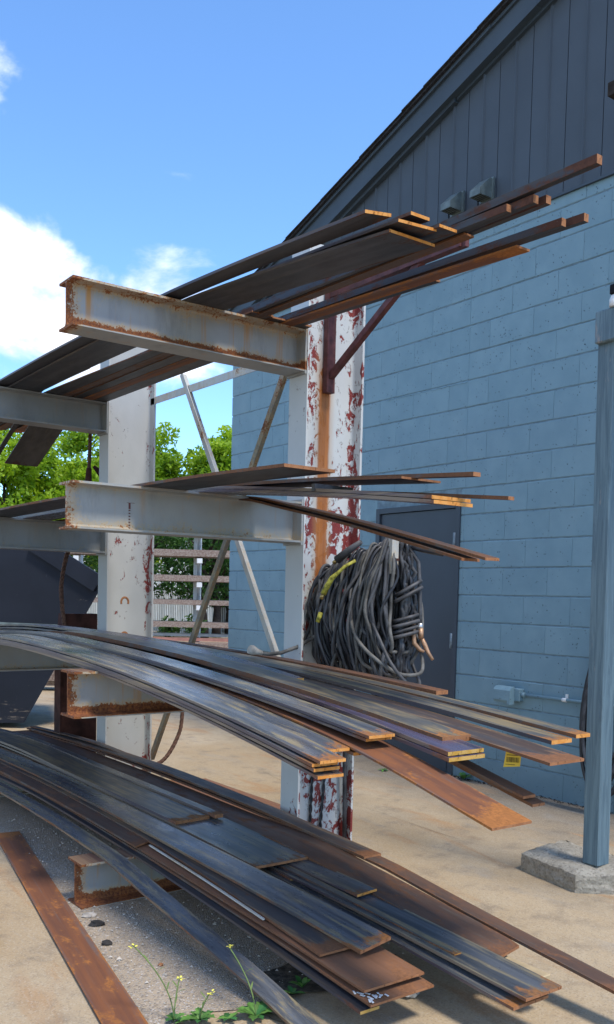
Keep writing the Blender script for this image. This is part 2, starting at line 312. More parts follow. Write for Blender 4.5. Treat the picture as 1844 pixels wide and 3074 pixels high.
M['greenclad'] = plain('grey_green_cladding', (.22, .28, .26), .6, .3, 0, .1, 4)
M['rackwhite'] = plain('white_rack_paint', (.66, .68, .69), .55, .4, 0, .08, 6)
M['slat'] = plain('white_fence_slat', (.62, .64, .63), .6, .3, 0, .1, 6)
M['fencewire'] = plain('grey_fence_steel', (.16, .17, .175), .6, .4, .3, .1, 6)
M['longsteel'] = steel('stored_long_steel', (.16, .10, .075), (.22, .155, .125), (.30, .25, .21), (.24, .12, .07), .62, .5, 0, 0, (.55, .85))
M['pinksteel'] = plain('red_primed_bar', (.36, .17, .13), .6, .4, 0, .15, 9)
M['lumber'] = plain('pale_timber', (.42, .33, .20), .8, .2, 0, .2, 12)

# ------------------------------------------------------------------ mesh helpers
def link(o): COL.objects.link(o); return o
def meshobj(name, bm, mats, parent=None, loc=None, smooth=False):
    me = bpy.data.meshes.new(name); bm.normal_update(); bm.to_mesh(me); bm.free()
    for mm in (mats if isinstance(mats, (list, tuple)) else [mats]): me.materials.append(M[mm])
    if smooth:
        for p in me.polygons: p.use_smooth = True
    o = bpy.data.objects.new(name, me)
    if parent: o.parent = parent
    if loc is not None: o.location = loc
    return link(o)
def tag(o, label, cat, group=None):
    o['label'] = label; o['category'] = cat
    if group: o['group'] = group
    return o
def thing(name, label, cat, loc=(0, 0, 0), group=None):
    o = link(bpy.data.objects.new(name, None)); o.location = loc; o.empty_display_size = .1
    return tag(o, label, cat, group)
def struct(o): o['kind'] = 'structure'; return o
def box(bm, x0, x1, y0, y1, z0, z1, mi=0):
    vs = [bm.verts.new((x, y, z)) for z in (z0, z1) for y in (y0, y1) for x in (x0, x1)]
    for f in ((0, 2, 3, 1), (4, 5, 7, 6), (0, 1, 5, 4), (2, 6, 7, 3), (0, 4, 6, 2), (1, 3, 7, 5)):
        bm.faces.new([vs[i] for i in f]).material_index = mi
    return vs
def bevel(bm, off, seg=1):
    bmesh.ops.bevel(bm, geom=bm.edges[:], offset=off, segments=seg, affect='EDGES', profile=.6)
def obox(bm, p, q, wd, ht, ref=Vector((0, 0, 1))):
    """bar of rectangular section from p to q"""
    p = Vector(p); q = Vector(q); d = (q - p).normalized(); s = d.cross(ref).normalized(); u = s.cross(d)
    vs = [bm.verts.new(a + s * wd / 2 * i + u * ht / 2 * j) for a in (p, q) for i, j in ((-1, -1), (1, -1), (1, 1), (-1, 1))]
    for f in ((3, 2, 1, 0), (4, 5, 6, 7), (0, 1, 5, 4), (1, 2, 6, 5), (2, 3, 7, 6), (3, 0, 4, 7)): bm.faces.new([vs[i] for i in f])
def prism(bm, pts, axis, a0, a1, mi=0):
    """extrude a 2-D outline along x, y or z"""
    def P(u, v, t): return {'x': (t, u, v), 'y': (u, t, v), 'z': (u, v, t)}[axis]
    A = [bm.verts.new(P(u, v, a0)) for u, v in pts]; B = [bm.verts.new(P(u, v, a1)) for u, v in pts]; n = len(pts)
    fs = [bm.faces.new(A), bm.faces.new(B)] + [bm.faces.new((A[i], A[(i + 1) % n], B[(i + 1) % n], B[i])) for i in range(n)]
    for f in fs: f.material_index = mi
    bmesh.ops.recalc_face_normals(bm, faces=fs)
def isect(h, b, tf, tw, fil=.012):
    """I section outline, (across flange, depth) centred"""
    pts = []
    q = [(b / 2, h / 2), (b / 2, h / 2 - tf), (tw / 2 + fil, h / 2 - tf), (tw / 2 + fil * .3, h / 2 - tf - fil * .3), (tw / 2, h / 2 - tf - fil)]
    pts = q + [(x, -y) for x, y in reversed(q)] + [(-x, -y) for x, y in q] + [(-x, y) for x, y in reversed(q)]
    return pts
def tube(bm, pts, r, seg=8, closed=False, mi=0):
    pts = [Vector(p) for p in pts]; n = len(pts); rings = []
    T = []
    for i in range(n):
        a = pts[(i - 1) % n] if closed or i > 0 else pts[0]; b = pts[(i + 1) % n] if closed or i < n - 1 else pts[-1]
        T.append((b - a).normalized())
    ref = T[0].orthogonal().normalized()
    for i in range(n):
        ref = (ref - T[i] * ref.dot(T[i])); ref = ref.normalized() if ref.length > 1e-5 else T[i].orthogonal().normalized()
        s = T[i].cross(ref); rr = r[i] if isinstance(r, list) else r
        rings.append([bm.verts.new(pts[i] + (ref * math.cos(2 * math.pi * k / seg) + s * math.sin(2 * math.pi * k / seg)) * rr) for k in range(seg)])
    for i in range(n if closed else n - 1):
        A = rings[i]; B = rings[(i + 1) % n]
        off = 0
        if closed and i == n - 1:
            off = min(range(seg), key=lambda o_: sum((A[k].co - B[(k + o_) % seg].co).length for k in range(seg)))
        for k in range(seg):
            f = bm.faces.new((A[k], A[(k + 1) % seg], B[(k + 1 + off) % seg], B[(k + off) % seg])); f.smooth = True; f.material_index = mi
    if not closed:
        bm.faces.new(rings[0][::-1]).material_index = mi; bm.faces.new(rings[-1]).material_index = mi
def spline(kn, x):
    """monotone-ish cubic through (x, v) knots"""
    n = len(kn)
    if x <= kn[0][0]: i = 0
    elif x >= kn[-1][0]: i = n - 2
    else: i = max(j for j in range(n - 1) if kn[j][0] <= x)
    if n == 2: (a, va), (b, vb) = kn; return va + (vb - va) * (x - a) / (b - a)
    def sl(j):
        if j == 0: return (kn[1][1] - kn[0][1]) / (kn[1][0] - kn[0][0])
        if j == n - 1: return (kn[-1][1] - kn[-2][1]) / (kn[-1][0] - kn[-2][0])
        return (kn[j + 1][1] - kn[j - 1][1]) / (kn[j + 1][0] - kn[j - 1][0])
    (a, va), (b, vb) = kn[i], kn[i + 1]; h = b - a; t = (x - a) / h; m0 = sl(i) * h; m1 = sl(i + 1) * h
    if t < 0: return va + m0 * t
    if t > 1: return vb + m1 * (t - 1)
    return (2 * t ** 3 - 3 * t * t + 1) * va + (t ** 3 - 2 * t * t + t) * m0 + (-2 * t ** 3 + 3 * t * t) * vb + (t ** 3 - t * t) * m1

# ------------------------------------------------------------------ ground
bm = bmesh.new(); S_ = 900
vs = [bm.verts.new(p) for p in ((-S_, -S_, 0), (S_, -S_, 0), (S_, S_, 0), (-S_, S_, 0))]; bm.faces.new(vs)
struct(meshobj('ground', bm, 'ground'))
bm = bmesh.new()
edge = [(-3.2, -3.05), (-.2, -3.52), (1.2, -3.76), (2.42, -3.98), (2.47, -3.80), (2.44, -3.66), (2.50, -3.52), (2.47, -3.36), (2.52, -3.20), (2.46, -3.02), (2.49, -2.86), (1.6, -2.72), (.2, -2.66), (-1.4, -2.62), (-3.2, -2.55)]
bm.faces.new([bm.verts.new((x + random.uniform(-.01, .01), y + random.uniform(-.01, .01), .004)) for x, y in edge])
struct(meshobj('asphalt_patch', bm, 'asphalt'))
bm = bmesh.new()
ring = []
for k in range(40):
    a = 2 * math.pi * k / 40; q = 1 + .35 * noise.noise(Vector((math.cos(a) * 2, math.sin(a) * 2, 3)))
    ring.append(bm.verts.new((2.40 + .14 * q * math.cos(a), -3.13 + .30 * q * math.sin(a), .008)))
bm.faces.new(ring); struct(meshobj('soil', bm, 'soil'))
# cracks in the slab
for nm, pts in (('slab_crack', [(2.46, -3.60), (2.58, -3.50), (2.70, -3.47), (2.82, -3.40)]), ('slab_crack', [(3.02, -3.05), (3.12, -3.02), (3.22, -2.97), (3.40, -2.96)]), ('slab_crack', [(-.9, -1.2), (-.2, -1.35), (.5, -1.3), (1.5, -1.36)]), ('slab_crack', [(-.2, -.25), (.5, -.30), (1.1, -.22), (1.8, -.26)])):
    bm = bmesh.new(); A = []; B = []
    for i in range(len(pts) - 1):
        for t in range(6):
            s = t / 6; x = pts[i][0] + (pts[i + 1][0] - pts[i][0]) * s; y = pts[i][1] + (pts[i + 1][1] - pts[i][1]) * s + random.uniform(-.008, .008); hw = random.uniform(.0005, .0018)
            A.append(bm.verts.new((x, y - hw, .0045))); B.append(bm.verts.new((x, y + hw, .0045)))
    for i in range(len(A) - 1): bm.faces.new((A[i], A[i + 1], B[i + 1], B[i]))
    struct(meshobj(nm, bm, 'soil'))

# ------------------------------------------------------------------ block building
bld = thing('block_building', 'blue painted concrete block building with dark vertical siding in its gable', 'building', (-3.4, 0, 0))
def bl(p): return Vector(p) - Vector((-3.4, 0, 0))
H = .2032; ZR = 3.0335; WX0, WX1 = -3.405, 2.05; DX0, DX1, DZ = -1.02, -.034, 2.125; ZT = 4.142
bm = bmesh.new()
for (x0, x1, z0, z1) in ((WX0 + .01, DX0, -.3, ZT - .004), (DX1, 3.6, -.3, ZT - .004), (DX0, DX1, DZ, ZT - .004)):
    box(bm, x0 + 3.4, x1 + 3.4, .0052, .2, z0, z1)
box(bm, .01, .2, .2, 9, -.3, ZT); box(bm, 1.9 + 3.4, 3.6 + 3.4, .001, .006, -.3, ZT)
bwall = meshobj('block_wall', bm, 'mortar', bld)
blk_cache = {}
def blockmesh(wd, ht, var):
    key = (round(wd, 3), round(ht, 3), var)
    if key in blk_cache: return blk_cache[key]
    b = bmesh.new(); gz = .0040; gx = .0003
    x0, x1, z0, z1 = gx, wd - gx, gz, ht - gz; c = .0035; rr = random.Random(hash(key) % 1000)
    j = lambda s=.0012: rr.uniform(-s, s)
    # front face slightly pillowed: inner ring proud, outer ring set back
    fr = [b.verts.new((x0 + .0012, j(.0006), z0 + c * 1.6 + j())), b.verts.new((wd / 2, j(.0006), z0 + c * 1.4 + j())), b.verts.new((x1 - .0012, j(.0006), z0 + c * 1.6 + j())), b.verts.new((x1 - .0012, j(.0006), z1 - c * 1.4 + j())), b.verts.new((wd / 2, j(.0006), z1 - c * 1.2 + j())), b.verts.new((x0 + .0012, j(.0006), z1 - c * 1.4 + j()))]
    ou = [b.verts.new((x0, .0035, z0 + j())), b.verts.new((wd / 2, .0045, z0 + j())), b.verts.new((x1, .0035, z0 + j())), b.verts.new((x1, .0035, z1 + j())), b.verts.new((wd / 2, .0045, z1 + j())), b.verts.new((x0, .0035, z1 + j()))]
    bk = [b.verts.new((v.co.x, .012, v.co.z)) for v in ou]
    b.faces.new(fr)
    for i in range(6):
        k = (i + 1) % 6; b.faces.new((ou[i], ou[k], fr[k], fr[i])); b.faces.new((bk[i], bk[k], ou[k], ou[i]))
    bmesh.ops.recalc_face_normals(b, faces=b.faces[:])
    me = bpy.data.meshes.new('block'); b.to_mesh(me); b.free(); me.materials.append(M['block']); blk_cache[key] = me; return me
for row in range(-6, 15):
    zt = ZR - H * row; zb = zt - H; top = min(zt, ZT - .002); ht = top - zb
    if ht < .03: continue
    js = sorted(set([WX0, WX1, 0.0] + [u * H for u in range(-18, 12) if (u % 2 == (1 if row % 2 == 0 else 0))]))
    js = [x for x in js if WX0 <= x <= WX1]
    segs = []
    for a, b_ in zip(js[:-1], js[1:]):
        if b_ - a < .05: continue
        if zb < DZ - .03:
            if b_ <= DX0 or a >= DX1: segs.append((a, b_))
            else:
                if a < DX0 - .03: segs.append((a, DX0))
                if b_ > DX1 + .03: segs.append((DX1, b_))
        else: segs.append((a, b_))
    for a, b_ in segs:
        o = bpy.data.objects.new('block', blockmesh(b_ - a, ht, random.randrange(3))); o.parent = bwall
        o.location = bl((a, random.uniform(-.0012, .0012), zb)); o.rotation_euler.x = random.uniform(-.004, .004); o.rotation_euler.z = random.uniform(-.003, .003); link(o)
# eruptions of paint along the open bed joint
bm = bmesh.new()
for (xa, xb, z) in ((-.95, -.01, ZR), (-2.3, -1.35, ZR)):
    n_ = 46; A = []
    for i in range(n_):
        x = xa + (xb - xa) * i / (n_ - 1); A.append([bm.verts.new((x + 3.4, -.001 - random.random() * .006 * (1 - i / n_ * .5), z - .010 + random.uniform(-.003, .003))), bm.verts.new((x + 3.4, .006, z + .001 + random.uniform(-.002, .004)))])
    for i in range(n_ - 1): bm.faces.new((A[i][0], A[i + 1][0], A[i + 1][1], A[i][1]))
meshobj('lifted_paint', bm, 'block', bwall)
# gable siding: vertical boards, every other one proud
SL = .335
def rake(x): return 5.235 + SL * x
bm = bmesh.new(); prism(bm, [(0, ZT + .05), (7.0, ZT + .05), (7.0, rake(3.6) + .1), (0, rake(-3.4) + .1)], 'y', .03, .2); sid = meshobj('gable_siding', bm, 'siding', bld)
i = 0; x = -3.34
edges = [-.225 + .1512 * k for k in range(-20, 16)]
for k in range(len(edges) - 1):
    a, b_ = edges[k], edges[k + 1]
    if a < -3.3 or a > 1.9: continue
    pr_ = -.010
    bm = bmesh.new(); prism(bm, [(0, ZT + .006), (b_ - a - .006, ZT + .006), (b_ - a - .006, rake(b_) + .05), (0, rake(a) + .05)], 'y', pr_, .028)
    o = meshobj('siding_board', bm, 'siding', sid); o.location = (a + 3.4 + .001, 0, 0)
    if k % 2:
        bm = bmesh.new(); A = []
        zt = rake(b_) + .02
        for (px, py) in ((-.011, -.0095), (-.006, -.021), (.003, -.021), (.011, -.0095)): A.append((bm.verts.new((px, py, ZT + .006)), bm.verts.new((px, py, zt))))
        for i_ in range(3): bm.faces.new((A[i_][0], A[i_ + 1][0], A[i_ + 1][1], A[i_][1]))
        bm.faces.new([q[0] for q in A]); bm.faces.new([q[1] for q in A]); bmesh.ops.recalc_face_normals(bm, faces=bm.faces[:])
        o = meshobj('batten', bm, 'siding', sid); o.location = (b_ + 3.4 - .002, 0, 0)
bm = bmesh.new(); box(bm, 0, 7, -.022, .03, ZT - .012, ZT + .004); meshobj('drip_flashing', bm, 'trim', bld)
def rakebar(name, x0, x1, zoff0, zoff1, y0, y1, mt):
    bm = bmesh.new(); prism(bm, [(x0 + 3.4, rake(x0) + zoff0), (x1 + 3.4, rake(x1) + zoff0), (x1 + 3.4, rake(x1) + zoff1), (x0 + 3.4, rake(x0) + zoff1)], 'y', y0, y1); return meshobj(name, bm, mt, bld)
rakebar('rake_fascia', -3.7, .62, 0, .158, -.10, .02, 'trim'); rakebar('rake_fascia', .622, 3.0, 0, .158, -.10, .02, 'trim')
rakebar('rake_moulding', -3.7, -.19, -.03, .0, -.055, .02, 'trim'); rakebar('rake_moulding', -.18, 3.0, -.022, .0, -.04, .02, 'trim')
rakebar('drip_edge', -3.75, .22, .158, .186, -.125, .02, 'trim'); rakebar('drip_edge', .224, 3.0, .158, .184, -.12, .02, 'trim')
rf = rakebar('roof', -3.78, 3.0, .187, .205, -.15, 9, 'roof')
k = 0; x = -3.8
while x < 1.4:
    bm = bmesh.new(); ln = random.uniform(.24, .30); th = random.uniform(.007, .011)
    prism(bm, [(x + 3.4, rake(x) + .2055), (x + ln + 3.4, rake(x + ln) + .2055), (x + ln + 3.4, rake(x + ln) + .2055 + th * .4), (x + 3.4, rake(x) + .2055 + th)], 'y', -.165 - random.uniform(0, .008), .3)
    meshobj('shingle', bm, 'roof', rf); x += ln - .004
# door
bm = bmesh.new(); fw = .045
box(bm, 0, fw, -.012, .10, 0, DZ - .002); box(bm, DX1 - DX0 - fw, DX1 - DX0, -.012, .10, 0, DZ - .002); box(bm, fw, DX1 - DX0 - fw, -.011, .10, DZ - fw, DZ - .002)
bm2 = bmesh.new(); box(bm2, .049, DX1 - DX0 - .049, .006, .05, .012, DZ - .049); bevel(bm2, .003)
door = meshobj('door', bm2, 'door', bld, bl((DX0, 0, 0)))
meshobj('door_frame', bm, 'door', door)
for z in (1.83, 1.05, .28):
    bm = bmesh.new(); box(bm, DX1 - DX0 - .075, DX1 - DX0 - .028, -.004, .004, z - .06, z + .06); tube(bm, [(DX1 - DX0 - .049, -.012, z - .058), (DX1 - DX0 - .049, -.012, z + .058)], .009, 8)
    meshobj('hinge', bm, 'hinge', door)
bm = bmesh.new(); box(bm, .0, DX1 - DX0, -.03, .05, .0, .011); meshobj('threshold', bm, 'galv', door)
bm = bmesh.new(); box(bm, .075, DX1 - DX0 - .075, .002, .0065, .03, .24); meshobj('kick_plate', bm, 'door', door)
bm = bmesh.new(); box(bm, .09, .13, -.02, .005, .98, 1.10); tube(bm, [(.11, -.02, 1.0), (.11, -.06, 1.0), (.21, -.06, 1.0)], .011, 8); meshobj('door_handle', bm, 'hinge', door)

# exhaust vent hoods on the gable
def vent(x, label):
    t = thing('exhaust_vent', label, 'vent', (x, -.016, 4.31), 'gable exhaust hoods'); t.scale = (.84, .84, .84)
    bm = bmesh.new(); box(bm, -.078, .078, -.022, .0, -.012, .175); meshobj('wall_flange', bm, 'galv', t)
    bm = bmesh.new()
    pr = [(-.005, .165), (-.045, .165), (-.165, .055), (-.165, .0), (-.005, .0)]
    A = [bm.verts.new((-.062, y, z)) for y, z in pr]; B = [bm.verts.new((.062, y, z)) for y, z in pr]
    bm.faces.new(A); bm.faces.new(B[::-1])
    for i in range(3): bm.faces.new((A[i], B[i], B[i + 1], A[i + 1]))
    bmesh.ops.recalc_face_normals(bm, faces=bm.faces[:]); meshobj('hood', bm, 'galv', t)
    bm = bmesh.new(); box(bm, -.060, .060, -.162, -.006, .010, .014); gr = meshobj('dark_opening', bm, 'black', t)
    for i in range(6):
        bm = bmesh.new(); y = -.150 + i * .027; box(bm, -.060, .060, y, y + .005, .001, .009); meshobj('louver', bm, 'galv', gr)
    bm = bmesh.new(); tube(bm, [(-.06, -.06, .0), (-.06, -.055, -.09)], .006, 6); meshobj('drain_tube', bm, 'black', t)
vent(-.150, 'small metal exhaust hood, the lower left one of the pair on the gable'); vent(.150, 'small metal exhaust hood, the upper right one of the pair on the gable')

# outlet box and conduit
t = thing('outlet_box', 'blue painted weatherproof outlet box with conduit on the block wall', 'outlet box', (.445, 0, .66))
bm = bmesh.new(); box(bm, .13, .20, -.05, .002, -.005, .085); bevel(bm, .004); meshobj('back_box', bm, 'block', t)
bm = bmesh.new(); pts = [(-.05, .098), (-.085, .09), (-.10, .07), (-.10, .0), (-.085, -.022), (-.05, -.022)]; prism(bm, pts, 'x', .0, .155); prism(bm, [(-.05, -.03), (-.10, -.03), (-.10, -.001), (-.05, -.001)], 'x', .13, .1555); meshobj('cover', bm, 'block', t)
bm = bmesh.new(); tube(bm, [(.20, -.025, .045), (.235, -.025, .045)], .017, 10); meshobj('connector', bm, 'block', t)
bm = bmesh.new(); tube(bm, [(.23, -.025, .045), (1.5, -.025, .052)], .0115, 10); meshobj('conduit', bm, 'block', t)
for xx in (.56, 1.02):
    bm = bmesh.new(); tube(bm, [(xx, -.026, .046), (xx + .035, -.026, .046)], .0145, 10); box(bm, xx + .008, xx + .027, -.008, .001, .056, .084); meshobj('conduit_strap', bm, 'block' if xx > 1 else 'white', t)

# ------------------------------------------------------------------ the cantilever rack
rack = thing('cantilever_rack', 'pale painted steel cantilever rack with peeling uprights, loaded with plates', 'storage rack', (0, -2.29, 0))
def rk(p): return Vector(p) - Vector((0, -2.29, 0))
ZB = {1: 2.675, 2: 1.84, 3: 1.035, 4: .200}; BD = .2
XN, XF = 1.225, -1.09
def column(x, mt, top):
    bm = bmesh.new(); prism(bm, isect(.36, .150, .013, .010), 'z', .0, top)
    return meshobj('column', bm, mt, rack, rk((x, -2.288, 0)))
coln = column(XN + .004, 'peel', 3.13); colf = column(XF + .004, 'peel_lt', 3.13)
for cx, col in ((XN, coln), (XF, colf)):
    bm = bmesh.new(); box(bm, -.10, .10, -.19, .19, 0, .016); meshobj('base_plate', bm, 'arm_heavy', col, (0, 0, .002))
def arm(x, lev, mt, ytip, ytop=-2.47):
    z1 = ZB[lev]; zlo = .001 if lev == 4 else z1 - BD
    bm = bmesh.new(); pts = [(p, q + (z1 - zlo) / 2) for p, q in isect(z1 - zlo, .150, .010, .008, .012)]
    n_ = 14; yl = ytop - ytip if lev != 4 else -2.49 - ytip
    prev = None
    for i in range(n_ + 1):
        y = yl * i / n_; ring = [bm.verts.new((u, y, v)) for u, v in pts]
        if prev:
            for a in range(len(pts)):
                b_ = (a + 1) % len(pts); bm.faces.new((prev[a], prev[b_], ring[b_], ring[a]))
        else: bm.faces.new(ring)
        prev = ring
    bm.faces.new(prev); bmesh.ops.recalc_face_normals(bm, faces=bm.faces[:])
    for f in bm.faces:
        c = f.calc_center_median()
        if f.normal.z > .9 and c.z > (z1 - zlo) - .002: f.material_index = 1
    o = meshobj('arm', bm, [mt, 'arm_flange' if mt != 'arm_light' else 'arm_mid'], rack, rk((x, ytip, zlo)))
    if lev != 4:
        bm = bmesh.new(); box(bm, -.078, .078, ytop - ytip - .012, ytop - ytip - .001, -.012, z1 - zlo + .012); meshobj('end_plate', bm, mt, o)
    return o
arm(XN, 1, 'arm_heavy', -3.668); arm(XN, 2, 'arm_mid', -3.662); arm(XN, 3, 'arm_heavy', -3.648); arm(XN, 4, 'arm_heavy', -3.608)
arm(XF, 1, 'arm_light', -3.66); arm(XF, 2, 'arm_light', -3.66); arm(XF, 3, 'arm_mid', -3.66); arm(XF, 4, 'arm_mid', -3.6)
# stencil marks on the second arm
bm = bmesh.new()
for i in range(7): box(bm, .0, .0012, .0 - .004, .004, -.013 * i - .005, -.013 * i)
box(bm, 0, .0012, -.0045, .0045, .004, .030); box(bm, 0, .0012, -.013, .024, .030, .0315)
meshobj('paint_mark', bm, 'primer', rack, rk((XN + .0045, -3.37, 1.74)))
# weld/torch marks on the far column
for z in (1.30, 1.05):
    bm = bmesh.new(); pts = []
    for k in range(20):
        a = math.pi * (k / 19) * 1.25 - .38; pts.append((0, .028 * math.cos(a), .034 * math.sin(a)))
    tube(bm, pts, .009, 6); o = meshobj('burn_mark', bm, 'endbrown', colf, (.0045, -.01, z)); o.scale = (.25, 1, 1)
# braces behind the columns
YB = -2.118
bm = bmesh.new(); obox(bm, (XF, YB, 2.735), (XN, YB, 2.735), .006, .045); obox(bm, (XF, YB + .025, 2.76), (XN, YB + .025, 2.76), .05, .006); meshobj('strut', bm, 'brace', rack, rk((0, 0, 0)))
for a, b_, dy in (((-.60, 2.85), (1.15, .15), -.012), ((.70, 2.85), (-1.04, .15), .012)):
    bm = bmesh.new(); obox(bm, (a[0], YB + dy, a[1]), (b_[0], YB + dy, b_[1]), .006, .038); obox(bm, (a[0], YB + dy + .02, a[1]), (b_[0], YB + dy + .02, b_[1]), .034, .006, Vector((0, 1, 0)).cross(Vector((b_[0] - a[0], 0, b_[1] - a[1])).normalized()))
    meshobj('diagonal_brace', bm, 'brace' if dy < 0 else 'brace_dark', rack, rk((0, 0, 0)))
# brown bracket welded to the web of the near column
bk = bmesh.new(); yb = -2.30
obox(bk, (1.26, yb, 2.40), (1.26, yb, 2.92), .034, .05, Vector((0, 1, 0)))
meshb = meshobj('bracket_upright', bk, 'primer', rack, rk((0, 0, 0)))
bk = bmesh.new(); obox(bk, (1.255, yb + .002, 2.47), (1.93, yb + .002, 2.885), .03, .03); meshobj('bracket_diagonal', bk, 'primer', rack, rk((0, 0, 0)))
bk = bmesh.new(); obox(bk, (1.24, yb - .002, 2.885), (2.17, yb - .002, 2.885), .04, .042); meshobj('bracket_arm', bk, 'primer', rack, rk((0, 0, 0)))
bk = bmesh.new(); obox(bk, (2.175, yb, 2.86), (2.175, yb, 3.0), .036, .022, Vector((0, 1, 0))); meshobj('bracket_stop', bk, 'primer', rack, rk((0, 0, 0)))
# peg that carries the cables
bk = bmesh.new(); obox(bk, (1.235, -2.30, 1.44), (1.80, -2.30, 1.57), .04, .04); meshobj('cable_peg', bk, 'rusty_dark', rack, rk((0, 0, 0)))
bk = bmesh.new(); box(bk, 1.795, 1.802, -2.325, -2.285, 1.49, 1.655); box(bk, 1.775, 1.795, -2.325, -2.318, 1.49, 1.655); o = meshobj('peg_stop', bk, 'brace', rack, rk((0, 0, 0)))

# ------------------------------------------------------------------ plates and bars
NPL = [0]
def plate(name, label, group, wd, th, zk, yk, x0, x1, mats=('mill', 'side', 'end'), tilt=0., skew=0., cat=None, skew0=0.):
    """flat bar lying along x: zk = knots of its top height, yk = knots of its -y edge, tilt raises the +y edge"""
    NPL[0] += 1; rr = random.Random(NPL[0] * 13)
    n_ = max(8, int((x1 - x0) / .09)); bm = bmesh.new(); pe = bm.verts.layers.float.new('pe'); pv = bm.verts.layers.float.new('pv')
    ox, oy, oz = XN, spline(yk, XN), spline(zk, XN)
    e = min(.012, wd * .2); cs = [(0, 0), (e, 0), (wd - e, 0), (wd, 0), (wd, -1), (wd - e, -1), (e, -1), (0, -1)]; vv = [0, 1, 1, 0, 0, 1, 1, 0]
    ch = min(.0012, th * .12); prev = None; ph = rr.random() * 50
    for i in range(n_ + 1):
        s = i / n_; x = x0 + (x1 - x0) * s
        z = spline(zk, x) + .0012 * noise.noise(Vector((x * 1.7, ph, 0))); y = spline(yk, x) + .0010 * noise.noise(Vector((x * 1.3, ph, 5)))
        ring = []
        for (q, lv), e_ in zip(cs, vv):
            xx = x + (skew * (q / wd) if i == n_ else 0) + (skew0 * (q / wd) if i == 0 else 0)
            v = bm.verts.new((xx - ox, y + q - oy, z + tilt * (q / wd) * max(0, min(1, (x - .4) / 2.2)) + (lv * th) - oz)); v[pe] = min(x1 - x, x - x0); v[pv] = e_; ring.append(v)
        if prev:
            for a in range(8):
                b_ = (a + 1) % 8; f = bm.faces.new((prev[a], ring[a], ring[b_], prev[b_])); f.material_index = 1 if a in (3, 7) else 0
        else: f = bm.faces.new(ring[::-1]); f.material_index = 2
        prev = ring
    f = bm.faces.new(prev); f.material_index = 2
    bmesh.ops.recalc_face_normals(bm, faces=bm.faces[:])
    o = meshobj(name, bm, list(mats), None, (ox, oy, oz))
    tag(o, label, cat or ('steel bar' if 'bar' in name else 'steel plate'), group); return o
def zline(zf, zn, xe, ze, xl=-2.7, zl=None, hump=None, p=None):
    """height knots: rests on both arms, arches between them, droops past the near one"""
    zl = zf - .07 if zl is None else zl; r_ = (XN + .2) / (xe + .2); p = p or 2.0
    h = min((zn - ze) * r_ ** p / max(.05, 1 - r_ ** p), .05) if hump is None else hump; z0 = zn + h
    k = [(xl, zl), (-1.9, zf - .022), (XF, zf), (-.2, max(z0, (zf + zn) / 2))]
    for t in (.5, 1.): k.append((-.2 + (XN + .2) * t, z0 - (z0 - zn) * t ** p))
    q = math.log(max(1e-3, (z0 - ze)) / max(1e-3, z0 - zn)) / math.log(1 / r_) if h > .002 and hump is None else None
    for t in (.25, .5, .75, 1):
        x = XN + (xe - XN) * t; k.append((x, z0 - (z0 - zn) * ((x + .2) / (XN + .2)) ** q if q else zn - (zn - ze) * t ** 1.25))
    return k

G1, G2, G3, G4 = 'steel on the top arms', 'steel on the second arms', 'steel on the third arms', 'steel on the lowest arms'
MB, MBL, MD, MPU, MR = ('mill', 'side', 'end'), ('mill2', 'side', 'end'), ('dark', 'sidedark', 'end'), ('purple', 'side', 'endyellow'), ('rust', 'rust', 'endbrown')
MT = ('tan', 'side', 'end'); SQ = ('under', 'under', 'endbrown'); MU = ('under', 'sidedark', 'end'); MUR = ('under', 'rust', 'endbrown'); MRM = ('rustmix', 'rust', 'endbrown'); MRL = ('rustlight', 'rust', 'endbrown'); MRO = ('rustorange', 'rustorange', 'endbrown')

# --- level 3 (eye catching stack at mid height)
for i, (ye, dx, zs, ze, lab) in enumerate(((-3.540, 0, 1.049, .852, 'lowest of the four stacked flat bars ending front centre'), (-3.546, -.012, 1.060, .871, 'second from the bottom of the four stacked flat bars ending front centre'),
        (-3.548, -.018, 1.070, .884, 'second from the top of the four stacked flat bars ending front centre'), (-3.540, .01, 1.082, .900, 'blue streaked top one of the four stacked flat bars ending front centre'))):
    zz = [(-2.7, zs - .05), (-1.9, zs - .012), (XF, zs + .012), (-.5, zs + .030)] + [(x, zs + .036 - (zs + .036 - ze) * (x / 2.87) ** 1.917) for x in (.1, .5, .9, 1.3, 1.7, 2.1, 2.5, 2.87)]
    plate('steel_plate', lab, G3, .097, .0095, zz, [(-1, ye + .0), (XN, ye), (2.9, ye)], -2.7, 2.87 + dx, MBL if i == 3 else MB)
plate('steel_plate', 'blue grey flat bar beside the four-bar stack, tan streaks along it', G3, .100, .0095, zline(1.062, 1.072, 2.765, .905), [(-2, -3.438), (3, -3.436)], -2.7, 2.765, MBL)
plate('steel_plate', 'flat bar half hidden under the paired dark bars, its end over the rusty drooping plate', G3, .112, .010, zline(1.050, 1.055, 2.78, .889), [(-2, -3.334), (3, -3.328)], -2.7, 2.775, MT)
plate('steel_plate', 'lower of the paired dark flat bars ending in bright orange rust', G3, .108, .0095, zline(1.078, 1.082, 2.80, .936), [(-2, -3.330), (XN, -3.325), (3, -3.296)], -2.7, 2.80, MB)
plate('steel_plate', 'upper of the paired dark flat bars ending in bright orange rust', G3, .108, .0095, zline(1.090, 1.0935, 2.82, .947), [(-2, -3.335), (XN, -3.330), (3, -3.300)], -2.7, 2.82, MBL)
plate('steel_plate', 'thick dark flat bar with a squared rusty end above the yellow-ended pair', G3, .128, .020, zline(1.085, 1.098, 2.95, .947), [(-2, -3.10), (XN, -3.12), (3, -3.112)], -2.4, 2.95, ('tan', 'rust', 'endbrown'))
